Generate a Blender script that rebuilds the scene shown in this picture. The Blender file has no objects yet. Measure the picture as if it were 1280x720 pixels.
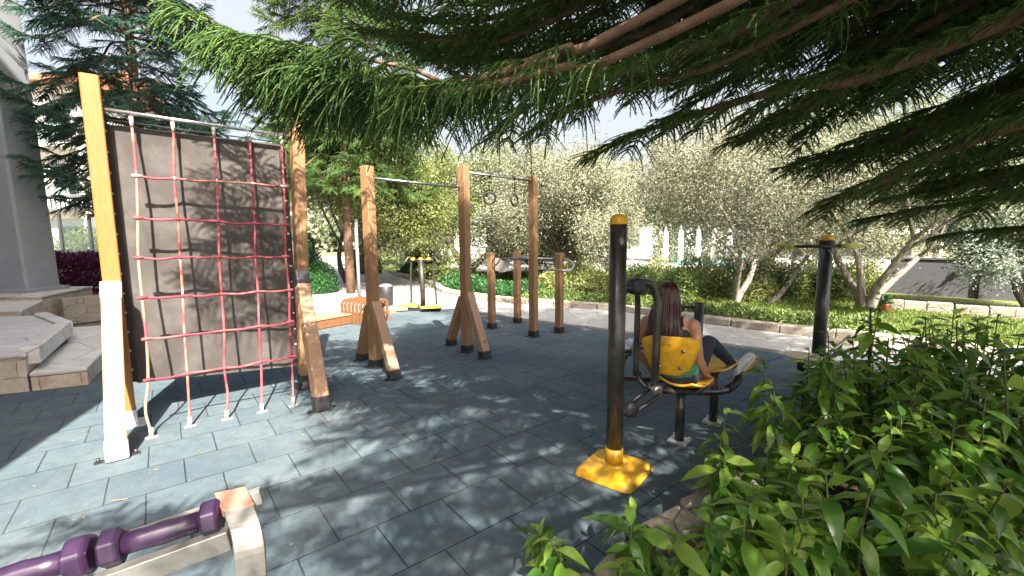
import bpy, math, random
import numpy as np
from mathutils import Vector, Matrix
R_ = math.radians
random.seed(7)
rng = np.random.default_rng(11)

# ------------------------------------------------------------------ camera
SC = bpy.context.scene
COL = SC.collection
FPX, PITCH, ROLL, EYE = 555.0, R_(6.7), R_(-0.5), 1.7
_fw = np.array([0, math.cos(PITCH), -math.sin(PITCH)])
_up = np.array([0, math.sin(PITCH), math.cos(PITCH)])
_rt = np.array([1.0, 0, 0])
_R = math.cos(ROLL) * _rt + math.sin(ROLL) * _up
_U = -math.sin(ROLL) * _rt + math.cos(ROLL) * _up
_C = np.array([0, 0, EYE])
cam_data = bpy.data.cameras.new('camera')
cam_data.sensor_width = 36.0
cam_data.lens = FPX / 1280 * 36.0
cam_data.clip_start = 0.05
cam_data.clip_end = 2000
cam = bpy.data.objects.new('camera', cam_data)
COL.objects.link(cam)
cam.matrix_world = Matrix(((_R[0], _U[0], -_fw[0], 0), (_R[1], _U[1], -_fw[1], 0), (_R[2], _U[2], -_fw[2], EYE), (0, 0, 0, 1)))
SC.camera = cam

# ------------------------------------------------------------------ sky, sun, exposure
SUN_EL, SUN_AZ = R_(46), R_(160)          # azimuth of the sun measured from +y towards +x
W = bpy.data.worlds.new('World'); SC.world = W; W.use_nodes = True
nt = W.node_tree
bg = nt.nodes['Background']
sky = nt.nodes.new('ShaderNodeTexSky'); sky.sky_type = 'NISHITA'; sky.sun_disc = False
sky.sun_elevation = SUN_EL; sky.sun_rotation = SUN_AZ
sky.air_density = 0.8; sky.dust_density = 6.0; sky.ozone_density = 1.0
# thin bright cloud veil added to whiten the sky, thickest in the north
tcw = nt.nodes.new('ShaderNodeTexCoord'); sxw = nt.nodes.new('ShaderNodeSeparateXYZ'); nt.links.new(tcw.outputs['Generated'], sxw.inputs[0])
nzw = nt.nodes.new('ShaderNodeTexNoise'); nzw.inputs['Scale'].default_value = 2.6; nzw.inputs['Detail'].default_value = 7; nzw.inputs['Roughness'].default_value = 0.62
mpw = nt.nodes.new('ShaderNodeMapping'); mpw.inputs['Scale'].default_value = (1, 1, 2.2); nt.links.new(tcw.outputs['Generated'], mpw.inputs[0]); nt.links.new(mpw.outputs[0], nzw.inputs['Vector'])
m1 = nt.nodes.new('ShaderNodeMath'); m1.operation = 'MULTIPLY_ADD'; nt.links.new(sxw.outputs[1], m1.inputs[0]); m1.inputs[1].default_value = 0.55; m1.inputs[2].default_value = -0.22
m2 = nt.nodes.new('ShaderNodeMath'); m2.operation = 'MULTIPLY_ADD'; m2.use_clamp = True; nt.links.new(nzw.outputs['Fac'], m2.inputs[0]); m2.inputs[1].default_value = 1.1; nt.links.new(m1.outputs[0], m2.inputs[2])
mxw = nt.nodes.new('ShaderNodeMix'); mxw.data_type = 'RGBA'; nt.links.new(m2.outputs[0], mxw.inputs[0]); nt.links.new(sky.outputs[0], mxw.inputs[6]); mxw.inputs[7].default_value = (2.15, 2.25, 2.4, 1)
nt.links.new(mxw.outputs[2], bg.inputs[0]); bg.inputs[1].default_value = 0.085
sl = bpy.data.lights.new('sun', 'SUN'); sl.energy = 5.0; sl.angle = R_(0.53); sl.color = (1.0, 0.91, 0.79)
so = bpy.data.objects.new('sun', sl); COL.objects.link(so)
sd = Vector((math.sin(SUN_AZ) * math.cos(SUN_EL), math.cos(SUN_AZ) * math.cos(SUN_EL), math.sin(SUN_EL)))
so.rotation_euler = sd.to_track_quat('Z', 'Y').to_euler(); so.location = sd * 60
SC.view_settings.view_transform = 'Standard'; SC.view_settings.look = 'None'
SC.view_settings.gamma = 1.0; SC.view_settings.exposure = 2.3
SC.view_settings.use_curve_mapping = False
SC.render.engine = 'CYCLES'
SC.cycles.max_bounces = 6; SC.cycles.diffuse_bounces = 3; SC.cycles.transparent_max_bounces = 8
SC.cycles.use_denoising = True
SC.cycles.sample_clamp_indirect = 6.0

# ------------------------------------------------------------------ helpers: measuring
def ray(px, py): return _fw + (px - 640) / FPX * _R + (360 - py) / FPX * _U
def G(px, py, z=0.0):
    d = ray(px, py); p = _C + d * ((z - EYE) / d[2]); return Vector(p)
def Y(px, py, y):
    d = ray(px, py); return Vector(_C + d * (y / d[1]))

# ------------------------------------------------------------------ helpers: objects
OFF = {}
def tag(o, label=None, cat=None, group=None, kind=None):
    if label: o['label'] = label
    if cat: o['category'] = cat
    if group: o['group'] = group
    if kind: o['kind'] = kind
    return o
def thing(name, loc, label, cat, group=None):
    o = bpy.data.objects.new(name, None); COL.objects.link(o); o.empty_display_size = 0.2
    o.location = loc; OFF[o.name] = Vector(loc)
    return tag(o, label, cat, group)
def link_mesh(name, me, mat, parent=None, loc=None):
    """the mesh is in world coordinates; it is moved to its parent's (or its own) base"""
    off = OFF[parent.name] if parent is not None else Vector(loc if loc is not None else (0, 0, 0))
    if off.length > 0: me.transform(Matrix.Translation(-off))
    o = bpy.data.objects.new(name, me); COL.objects.link(o)
    if mat: me.materials.append(mat)
    if parent is not None: o.parent = parent
    else: o.location = off
    OFF[o.name] = off
    return o
def dup(src, loc, rz=None, label=None, group=None, sc=None):
    o = src.copy(); COL.objects.link(o); o.location = loc
    if rz is not None: o.rotation_euler = (0, 0, rz)
    if sc is not None: o.scale = sc
    if label: o['label'] = label
    if group: o['group'] = group
    def rec(a, b):
        for ch in list(a.children):
            c = ch.copy(); COL.objects.link(c); c.parent = b; rec(ch, c)
    rec(src, o)
    OFF[o.name] = Vector(loc)
    return o

def frame(d, hint=Vector((0, 0, 1))):
    d = d.normalized()
    if abs(d.dot(hint)) > 0.98: hint = Vector((0, 1, 0))
    x = hint.cross(d).normalized(); return x, d.cross(x).normalized(), d

class MB:
    def __init__(s): s.v = []; s.f = []; s.sm = []
    def add(s, vs, fs, smooth=False):
        n = len(s.v); s.v += [tuple(v) for v in vs]; s.f += [tuple(i + n for i in f) for f in fs]; s.sm += [smooth] * len(fs)
        return s
    def box(s, c, size, rz=0.0, mat=None):
        hx, hy, hz = size[0] / 2, size[1] / 2, size[2] / 2
        M = mat or Matrix.Rotation(rz, 3, 'Z')
        vs = [Vector(c) + M @ Vector((x * hx, y * hy, z * hz)) for x in (-1, 1) for y in (-1, 1) for z in (-1, 1)]
        return s.add(vs, [(0, 1, 3, 2), (4, 6, 7, 5), (0, 4, 5, 1), (2, 3, 7, 6), (0, 2, 6, 4), (1, 5, 7, 3)])
    def beam(s, a, b, w, d, hint=Vector((0, 0, 1)), ch=0.0, turn=0.0):
        """rectangular bar a->b with chamfered long edges"""
        a, b = Vector(a), Vector(b); x, y, z = frame(b - a, hint)
        if turn:
            c_, s_ = math.cos(turn), math.sin(turn); x, y = x * c_ + y * s_, y * c_ - x * s_
        w /= 2; d /= 2; ch = ch or min(w, d) * 0.12
        sec = [(w - ch, -d), (w, -d + ch), (w, d - ch), (w - ch, d), (-w + ch, d), (-w, d - ch), (-w, -d + ch), (-w + ch, -d)]
        rings = []
        L = (b - a).length
        for t, k in ((0, (1 - ch / w)), (ch * .7, 1), (L - ch * .7, 1), (L, (1 - ch / w))):
            rings.append([a + z * t + x * (p * k) + y * (q * k) for p, q in sec])
        vs = [v for r in rings for v in r]; fs = []
        for k in range(3):
            for i in range(8):
                j = (i + 1) % 8; fs.append((k * 8 + i, k * 8 + j, k * 8 + 8 + j, k * 8 + 8 + i))
        fs.append(tuple(reversed(range(8)))); fs.append(tuple(24 + i for i in range(8)))
        return s.add(vs, fs)
    def tube(s, pts, r, n=12, caps=True, smooth=True):
        pts = [Vector(p) for p in pts]; m = len(pts)
        rs = r if isinstance(r, (list, tuple)) else [r] * m
        d0 = (pts[1] - pts[0]).normalized(); x, y, _ = frame(d0)
        vs = []
        for i, p in enumerate(pts):
            d = ((pts[min(i + 1, m - 1)] - pts[max(i - 1, 0)])).normalized()
            x = (x - d * x.dot(d)).normalized(); y = d.cross(x)
            for k in range(n):
                a = 2 * math.pi * k / n; vs.append(p + (x * math.cos(a) + y * math.sin(a)) * rs[i])
        fs = []
        for i in range(m - 1):
            for k in range(n):
                j = (k + 1) % n; fs.append((i * n + k, i * n + j, i * n + n + j, i * n + n + k))
        s.add(vs, fs, smooth)
        if caps:
            b = len(s.v) - m * n
            s.f.append(tuple(b + k for k in reversed(range(n)))); s.sm.append(False)
            s.f.append(tuple(b + (m - 1) * n + k for k in range(n))); s.sm.append(False)
        return s
    def lathe(s, prof, o, axis=Vector((0, 0, 1)), n=24, smooth=True):
        o = Vector(o); x, y, z = frame(Vector(axis)); m = len(prof); vs = []
        for r, h in prof:
            for k in range(n):
                a = 2 * math.pi * k / n; vs.append(o + z * h + (x * math.cos(a) + y * math.sin(a)) * max(r, 1e-4))
        fs = []
        for i in range(m - 1):
            for k in range(n):
                j = (k + 1) % n; fs.append((i * n + k, i * n + j, i * n + n + j, i * n + n + k))
        s.add(vs, fs, smooth)
        b = len(s.v) - m * n
        s.f.append(tuple(b + k for k in reversed(range(n)))); s.sm.append(False)
        s.f.append(tuple(b + (m - 1) * n + k for k in range(n))); s.sm.append(False)
        return s
    def prism(s, poly, z0, z1):
        n = len(poly); vs = [(p[0], p[1], z0) for p in poly] + [(p[0], p[1], z1) for p in poly]
        fs = [tuple(reversed(range(n))), tuple(range(n, 2 * n))] + [(i, (i + 1) % n, n + (i + 1) % n, n + i) for i in range(n)]
        return s.add(vs, fs)
    def sheet(s, poly, o, x, y, t):
        """2D outline in a plane, thickened"""
        o, x, y = Vector(o), Vector(x).normalized(), Vector(y).normalized(); z = x.cross(y)
        n = len(poly); vs = [o + x * p[0] + y * p[1] - z * (t / 2) for p in poly] + [o + x * p[0] + y * p[1] + z * (t / 2) for p in poly]
        fs = [tuple(reversed(range(n))), tuple(range(n, 2 * n))] + [(i, (i + 1) % n, n + (i + 1) % n, n + i) for i in range(n)]
        return s.add(vs, fs)
    def ball(s, c, r, n=16, m=10, sz=(1, 1, 1)):
        c = Vector(c); vs = []; fs = []
        for i in range(m + 1):
            t = math.pi * i / m
            for k in range(n):
                a = 2 * math.pi * k / n
                vs.append(c + Vector((math.sin(t) * math.cos(a) * sz[0], math.sin(t) * math.sin(a) * sz[1], math.cos(t) * sz[2])) * r)
        for i in range(m):
            for k in range(n):
                j = (k + 1) % n; fs.append((i * n + k, i * n + n + k, i * n + n + j, i * n + j))
        return s.add(vs, fs, True)
    def build(s, name, mat, parent=None, loc=None, bevel=0.0, kind=None):
        me = bpy.data.meshes.new(name); me.from_pydata(s.v, [], s.f); me.validate()
        if len(me.polygons) == len(s.sm): me.polygons.foreach_set('use_smooth', s.sm)
        me.update()
        o = link_mesh(name, me, mat, parent, loc)
        if bevel:
            b = o.modifiers.new('bevel', 'BEVEL'); b.width = bevel; b.segments = 2; b.limit_method = 'ANGLE'; b.angle_limit = R_(40)
        if kind: o['kind'] = kind
        return o

def build_each(m, name, mat, parent, bevel=0.0):
    """every piece that does not touch the others becomes its own object"""
    n = len(m.v); p = list(range(n))
    def find(i):
        while p[i] != i: p[i] = p[p[i]]; i = p[i]
        return i
    for f in m.f:
        a = find(f[0])
        for i in f[1:]: p[find(i)] = a
    comp = {}
    for i in range(n): comp.setdefault(find(i), []).append(i)
    gs = [[set(c), np.min([m.v[i] for i in c], 0) - .003, np.max([m.v[i] for i in c], 0) + .003] for c in comp.values()]
    ch = True
    while ch:
        ch = False
        for i in range(len(gs)):
            for j in range(i + 1, len(gs)):
                if all(gs[i][1][k] <= gs[j][2][k] and gs[j][1][k] <= gs[i][2][k] for k in range(3)):
                    gs[i] = [gs[i][0] | gs[j][0], np.minimum(gs[i][1], gs[j][1]), np.maximum(gs[i][2], gs[j][2])]; gs.pop(j); ch = True; break
            if ch: break
    out = []
    for g_ in gs:
        q = MB(); ids = sorted(g_[0]); mp = {a: k for k, a in enumerate(ids)}; q.v = [m.v[i] for i in ids]
        for f, sm in zip(m.f, m.sm):
            if f[0] in mp: q.f.append(tuple(mp[i] for i in f)); q.sm.append(sm)
        out.append(q.build(name, mat, parent, bevel=bevel))
    return out

class FM:
    """numpy triangle / quad soup for foliage"""
    def __init__(s): s.v = []; s.q = []; s.n = 0
    def add(s, V, Q):
        V = V.reshape(-1, 3); s.v.append(V.astype(np.float32)); s.q.append((Q + s.n).astype(np.int32)); s.n += len(V)
    def build(s, name, mat, parent=None, loc=None, smooth=False, kind=None):
        V = np.concatenate(s.v); me = bpy.data.meshes.new(name)
        off = OFF[parent.name] if parent is not None else Vector(loc if loc is not None else (0, 0, 0))
        V = V - np.array(off, dtype=np.float32)
        cnt = np.concatenate([np.full(len(q), q.shape[1], dtype=np.int32) for q in s.q])
        idx = np.concatenate([q.ravel() for q in s.q])
        me.vertices.add(len(V)); me.vertices.foreach_set('co', V.ravel())
        me.loops.add(len(idx)); me.loops.foreach_set('vertex_index', idx)
        me.polygons.add(len(cnt)); st = np.zeros(len(cnt), dtype=np.int32); st[1:] = np.cumsum(cnt)[:-1]
        me.polygons.foreach_set('loop_start', st)
        if smooth: me.polygons.foreach_set('use_smooth', np.ones(len(cnt), dtype=bool))
        me.update(calc_edges=True); me.materials.append(mat)
        o = bpy.data.objects.new(name, me); COL.objects.link(o)
        if parent is not None: o.parent = parent
        else: o.location = off
        OFF[o.name] = off
        if kind: o['kind'] = kind
        return o

def nrm(a): return a / np.maximum(np.linalg.norm(a, axis=-1, keepdims=True), 1e-9)

# ------------------------------------------------------------------ materials
def newmat(name):
    m = bpy.data.materials.new(name); m.use_nodes = True
    return m, m.node_tree, m.node_tree.nodes['Principled BSDF']
def ramp(nt, fac, c0, c1, p0=0.3, p1=0.7, extra=()):
    r = nt.nodes.new('ShaderNodeValToRGB'); e = r.color_ramp.elements
    e[0].position = p0; e[0].color = (*c0, 1); e[1].position = p1; e[1].color = (*c1, 1)
    for p, c in extra:
        n = e.new(p); n.color = (*c, 1)
    nt.links.new(fac, r.inputs[0]); return r.outputs[0]
def noise(nt, scale, detail=4, rough=0.6, stretch=None, world=False, dist=0.0):
    n = nt.nodes.new('ShaderNodeTexNoise'); n.inputs['Scale'].default_value = scale
    n.inputs['Detail'].default_value = detail; n.inputs['Roughness'].default_value = rough; n.inputs['Distortion'].default_value = dist
    if world:
        g = nt.nodes.new('ShaderNodeNewGeometry'); src = g.outputs['Position']
    else:
        g = nt.nodes.new('ShaderNodeTexCoord'); src = g.outputs['Object']
    mp = nt.nodes.new('ShaderNodeMapping'); nt.links.new(src, mp.inputs[0])
    if stretch: mp.inputs['Scale'].default_value = stretch
    nt.links.new(mp.outputs[0], n.inputs['Vector'])
    return n.outputs['Fac']
def bump(nt, b, fac, strength=0.3, dist=0.01, prev=None):
    n = nt.nodes.new('ShaderNodeBump'); n.inputs['Strength'].default_value = strength; n.inputs['Distance'].default_value = dist
    nt.links.new(fac, n.inputs['Height'])
    if prev is not None: nt.links.new(prev, n.inputs['Normal'])
    nt.links.new(n.outputs[0], b.inputs['Normal']); return n.outputs[0]
def mixc(nt, a, b, fac, mode='MIX'):
    m = nt.nodes.new('ShaderNodeMix'); m.data_type = 'RGBA'; m.blend_type = mode
    for i, v in ((6, a), (7, b)):
        if hasattr(v, 'is_linked'): nt.links.new(v, m.inputs[i])
        else: m.inputs[i].default_value = (*v, 1)
    if hasattr(fac, 'is_linked'): nt.links.new(fac, m.inputs[0])
    else: m.inputs[0].default_value = fac
    return m.outputs[2]
def mat_noise(name, c0, c1, scale=8, rough=0.6, metal=0.0, bs=0.2, bd=0.004, stretch=None, world=False, fine=60, spec=None, coat=0, wear=None):
    m, nt, b = newmat(name)
    f = noise(nt, scale, 5, 0.6, stretch, world)
    col = ramp(nt, f, c0, c1)
    if wear:
        col = mixc(nt, col, wear[0], ramp(nt, noise(nt, wear[1], 7, 0.72), (0, 0, 0), (wear[2],) * 3, 0.48, 0.66))
        rr2 = ramp(nt, noise(nt, wear[1] * .7, 6, 0.7), (rough,) * 3, (min(1, rough + .35),) * 3, 0.4, 0.65); nt.links.new(rr2, b.inputs['Roughness'])
    nt.links.new(col, b.inputs['Base Color'])
    if not wear: b.inputs['Roughness'].default_value = rough
    b.inputs['Metallic'].default_value = metal
    if spec is not None: b.inputs['Specular IOR Level'].default_value = spec
    if coat: b.inputs['Coat Weight'].default_value = coat; b.inputs['Coat Roughness'].default_value = 0.10
    if bs: bump(nt, b, noise(nt, fine, 4, 0.6, stretch, world), bs, bd)
    return m
def mat_wood(name, c0, c1, c2, rough=0.55, stretch=(9, 9, 0.8)):
    m, nt, b = newmat(name)
    g = noise(nt, 6, 6, 0.65, stretch, False, 1.2)
    l = noise(nt, 1.3, 3, 0.6)
    col = ramp(nt, g, c0, c1, 0.32, 0.68)
    col = mixc(nt, col, c2, ramp(nt, l, (0, 0, 0), (0.7, 0.7, 0.7), 0.45, 0.7))
    vo = nt.nodes.new('ShaderNodeTexVoronoi'); vo.inputs['Scale'].default_value = 3.2
    tc = nt.nodes.new('ShaderNodeTexCoord'); mp = nt.nodes.new('ShaderNodeMapping'); mp.inputs['Scale'].default_value = (1.6, 1.6, 0.7)
    nt.links.new(tc.outputs['Object'], mp.inputs[0]); nt.links.new(mp.outputs[0], vo.inputs[0])
    col = mixc(nt, tuple(k * 0.35 for k in c0), col, ramp(nt, vo.outputs['Distance'], (0, 0, 0), (1, 1, 1), 0.04, 0.13))
    nt.links.new(col, b.inputs['Base Color']); b.inputs['Roughness'].default_value = rough
    bump(nt, b, noise(nt, 14, 5, 0.7, stretch), 0.35, 0.004)
    return m
def mat_leaf(name, cols, rough=0.5, trans=0.25, spec=0.4, patch=0.35, pscale=1.2):
    """cols: dark..light ladder picked per leaf, with slow patches over the plant"""
    m, nt, b = newmat(name)
    g = nt.nodes.new('ShaderNodeNewGeometry')
    n = len(cols); ex = [(0.05 + 0.9 * i / (n - 1), cols[i]) for i in range(1, n - 1)]
    pn = noise(nt, pscale, 3, 0.6)
    ma = nt.nodes.new('ShaderNodeMath'); ma.operation = 'MULTIPLY_ADD'
    nt.links.new(g.outputs['Random Per Island'], ma.inputs[0]); ma.inputs[1].default_value = 1 - patch
    mb = nt.nodes.new('ShaderNodeMath'); mb.operation = 'MULTIPLY'; nt.links.new(pn, mb.inputs[0]); mb.inputs[1].default_value = patch
    nt.links.new(mb.outputs[0], ma.inputs[2])
    col = ramp(nt, ma.outputs[0], cols[0], cols[-1], 0.05, 0.95, ex)
    nt.links.new(col, b.inputs['Base Color']); b.inputs['Roughness'].default_value = rough
    b.inputs['Specular IOR Level'].default_value = spec
    if trans:
        t = nt.nodes.new('ShaderNodeBsdfTranslucent'); mx = nt.nodes.new('ShaderNodeMixShader')
        hs = nt.nodes.new('ShaderNodeHueSaturation'); hs.inputs['Hue'].default_value = 0.485; hs.inputs['Value'].default_value = 1.3
        nt.links.new(col, hs.inputs['Color']); nt.links.new(hs.outputs[0], t.inputs[0])
        mx.inputs[0].default_value = trans
        nt.links.new(b.outputs[0], mx.inputs[1]); nt.links.new(t.outputs[0], mx.inputs[2])
        nt.links.new(mx.outputs[0], nt.nodes['Material Output'].inputs[0])
    return m

M = {}
M['post_wood'] = mat_wood('post_wood', (0.18, 0.100, 0.048), (0.31, 0.185, 0.092), (0.24, 0.125, 0.058))
M['lit_post_wood'] = mat_wood('lit_post_wood', (0.22, 0.095, 0.022), (0.33, 0.155, 0.04), (0.28, 0.12, 0.03))  # post wood in its sunlit yellow, the light put into the colour
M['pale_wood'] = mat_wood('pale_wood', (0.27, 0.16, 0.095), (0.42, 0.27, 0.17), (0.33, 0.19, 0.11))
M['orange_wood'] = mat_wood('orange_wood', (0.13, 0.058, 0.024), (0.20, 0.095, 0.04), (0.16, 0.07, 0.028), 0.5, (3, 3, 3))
M['shoe'] = mat_noise('shoe', (0.035, 0.035, 0.04), (0.07, 0.07, 0.075), 20, 0.5, 0.6, 0.1)
M['black_paint'] = mat_noise('black_paint', (0.014, 0.014, 0.013), (0.028, 0.026, 0.023), 6, 0.3, 0.0, 0.06, 0.001, coat=0.4, wear=((0.07, 0.062, 0.05), 9, 0.55))
M['rubber'] = mat_noise('rubber', (0.008, 0.008, 0.009), (0.018, 0.018, 0.02), 30, 0.6, 0, 0.2)
M['yellow'] = mat_noise('yellow', (0.62, 0.32, 0.012), (0.74, 0.42, 0.015), 5, 0.4, 0, 0.12, 0.002, coat=0.12, wear=((0.30, 0.19, 0.07), 11, 0.6))
M['lime'] = mat_noise('lime', (0.40, 0.40, 0.02), (0.52, 0.5, 0.04), 8, 0.45, 0, 0.05)
M['steel'] = mat_noise('steel', (0.42, 0.42, 0.42), (0.58, 0.58, 0.57), 10, 0.3, 0.9, 0.05, 0.001)
M['dull_steel'] = mat_noise('dull_steel', (0.2, 0.2, 0.2), (0.32, 0.32, 0.31), 10, 0.4, 0.85, 0.05, 0.001)
M['plate'] = mat_noise('plate', (0.45, 0.47, 0.5), (0.6, 0.62, 0.64), 14, 0.45, 0.3, 0.05, 0.001)
M['panel'] = mat_noise('panel', (0.042, 0.037, 0.035), (0.068, 0.060, 0.056), 1.5, 0.75, 0, 0.25, 0.002, fine=120, wear=((0.13, 0.12, 0.11), 3.2, 0.4))
M['panel_edge'] = mat_noise('panel_edge', (0.028, 0.018, 0.015), (0.045, 0.03, 0.026), 8, 0.7, 0, 0.2)
M['grey_plate'] = mat_noise('grey_plate', (0.2, 0.2, 0.19), (0.27, 0.27, 0.26), 6, 0.6, 0, 0.1)

def mat_rope(name, c0, c1):
    m, nt, b = newmat(name)
    f = noise(nt, 2.2, 3, 0.6)
    col = ramp(nt, f, c0, c1, 0.42, 0.6); nt.links.new(col, b.inputs['Base Color']); b.inputs['Roughness'].default_value = 0.75
    w = nt.nodes.new('ShaderNodeTexWave'); w.wave_type = 'BANDS'; w.bands_direction = 'DIAGONAL'; w.inputs['Scale'].default_value = 28
    tc = nt.nodes.new('ShaderNodeTexCoord'); nt.links.new(tc.outputs['Object'], w.inputs[0])
    bump(nt, b, w.outputs['Fac'], 0.5, 0.003); return m
M['rope_red'] = mat_rope('rope_red', (0.24, 0.025, 0.045), (0.38, 0.10, 0.10))
M['rope_faded'] = mat_rope('rope_faded', (0.40, 0.24, 0.16), (0.32, 0.05, 0.06))
M['rope_clip'] = mat_noise('rope_clip', (0.35, 0.33, 0.3), (0.5, 0.48, 0.45), 20, 0.5, 0.2, 0)

# rubber safety tiles: 43 cm squares in running bond
def mat_tiles():
    m, nt, b = newmat('rubber_tiles')
    g = nt.nodes.new('ShaderNodeNewGeometry'); mp = nt.nodes.new('ShaderNodeMapping')
    mp.vector_type = 'TEXTURE'
    mp.inputs['Location'].default_value = (-1.147, 2.180, 0); mp.inputs['Rotation'].default_value = (0, 0, R_(38.1))
    nt.links.new(g.outputs['Position'], mp.inputs[0])
    # wobble the joints a little
    wn = nt.nodes.new('ShaderNodeTexNoise'); wn.inputs['Scale'].default_value = 1.7; wn.inputs['Detail'].default_value = 2
    nt.links.new(mp.outputs[0], wn.inputs['Vector'])
    sub = nt.nodes.new('ShaderNodeVectorMath'); sub.operation = 'MULTIPLY_ADD'
    nt.links.new(wn.outputs['Color'], sub.inputs[0]); sub.inputs[1].default_value = (0.014, 0.014, 0); nt.links.new(mp.outputs[0], sub.inputs[2])
    bt = nt.nodes.new('ShaderNodeTexBrick'); nt.links.new(sub.outputs[0], bt.inputs['Vector'])
    bt.offset = 0.5; bt.offset_frequency = 2; bt.squash = 1.0
    bt.inputs['Scale'].default_value = 1.0; bt.inputs['Brick Width'].default_value = 0.43; bt.inputs['Row Height'].default_value = 0.43
    bt.inputs['Mortar Size'].default_value = 0.005; bt.inputs['Mortar Smooth'].default_value = 0.35
    bt.inputs['Color1'].default_value = (0.056, 0.086, 0.110, 1); bt.inputs['Color2'].default_value = (0.075, 0.110, 0.131, 1)
    bt.inputs['Mortar'].default_value = (0.012, 0.015, 0.020, 1)
    n1 = noise(nt, 0.9, 5, 0.6, None, True)
    c = mixc(nt, bt.outputs['Color'], (0.145, 0.165, 0.165), ramp(nt, n1, (0, 0, 0), (0.6, 0.6, 0.6), 0.42, 0.75))
    n2 = noise(nt, 9, 6, 0.75, None, True)
    c = mixc(nt, c, (0.045, 0.055, 0.065), ramp(nt, n2, (0.45, 0.45, 0.45), (0, 0, 0), 0.35, 0.55))
    n4 = noise(nt, 160, 3, 0.8, None, True)
    c = mixc(nt, c, (0.3, 0.32, 0.32), ramp(nt, n4, (0, 0, 0), (0.45, 0.45, 0.45), 0.56, 0.72))
    n5 = noise(nt, 23, 3, 0.6, None, True)
    c = mixc(nt, c, (0.36, 0.36, 0.33), ramp(nt, n5, (0, 0, 0), (0.5, 0.5, 0.5), 0.68, 0.78))
    nt.links.new(c, b.inputs['Base Color']); b.inputs['Roughness'].default_value = 0.88; b.inputs['Specular IOR Level'].default_value = 0.15
    inv = nt.nodes.new('ShaderNodeMath'); inv.operation = 'SUBTRACT'; inv.inputs[0].default_value = 1; nt.links.new(bt.outputs['Fac'], inv.inputs[1])
    p = bump(nt, b, inv.outputs[0], 0.8, 0.006)
    p2 = bump(nt, b, noise(nt, 220, 3, 0.8, None, True), 0.55, 0.003, p)
    bump(nt, b, noise(nt, 2.2, 3, 0.5, None, True), 0.5, 0.02, p2)
    return m
M['tiles'] = mat_tiles()

def mat_stone(name, c0, c1, c2, cr=(0.05, 0.045, 0.04), vs=4.0, joint=0.03, streak=None, rough=0.8):
    m, nt, b = newmat(name)
    g = nt.nodes.new('ShaderNodeNewGeometry')
    vo = nt.nodes.new('ShaderNodeTexVoronoi'); vo.feature = 'DISTANCE_TO_EDGE'; vo.inputs['Scale'].default_value = vs
    v2 = nt.nodes.new('ShaderNodeTexVoronoi'); v2.inputs['Scale'].default_value = vs
    mp = nt.nodes.new('ShaderNodeMapping'); mp.inputs['Scale'].default_value = (1, 1, 1.8)
    nt.links.new(g.outputs['Position'], mp.inputs[0]); nt.links.new(mp.outputs[0], vo.inputs[0]); nt.links.new(mp.outputs[0], v2.inputs[0])
    f = noise(nt, 5, 7, 0.7, streak, True)
    c = ramp(nt, f, c0, c1, 0.3, 0.7)
    sep = nt.nodes.new('ShaderNodeSeparateColor'); nt.links.new(v2.outputs['Color'], sep.inputs[0])
    c = mixc(nt, c, c2, ramp(nt, sep.outputs[0], (0, 0, 0), (0.8, 0.8, 0.8), 0.2, 0.9))
    c = mixc(nt, cr, c, ramp(nt, vo.outputs['Distance'], (0, 0, 0), (1, 1, 1), joint * 0.4, joint))
    nt.links.new(c, b.inputs['Base Color']); b.inputs['Roughness'].default_value = rough
    p = bump(nt, b, ramp(nt, vo.outputs['Distance'], (0, 0, 0), (1, 1, 1), 0, joint * 2), 0.7, 0.015)
    bump(nt, b, noise(nt, 30, 6, 0.75, streak, True), 0.6, 0.01, p)
    return m
M['step_top'] = mat_stone('step_top', (0.45, 0.44, 0.42), (0.68, 0.66, 0.62), (0.5, 0.48, 0.46), (0.28, 0.27, 0.25), vs=1.3, joint=0.007, streak=(0.6, 3, 2))
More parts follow.
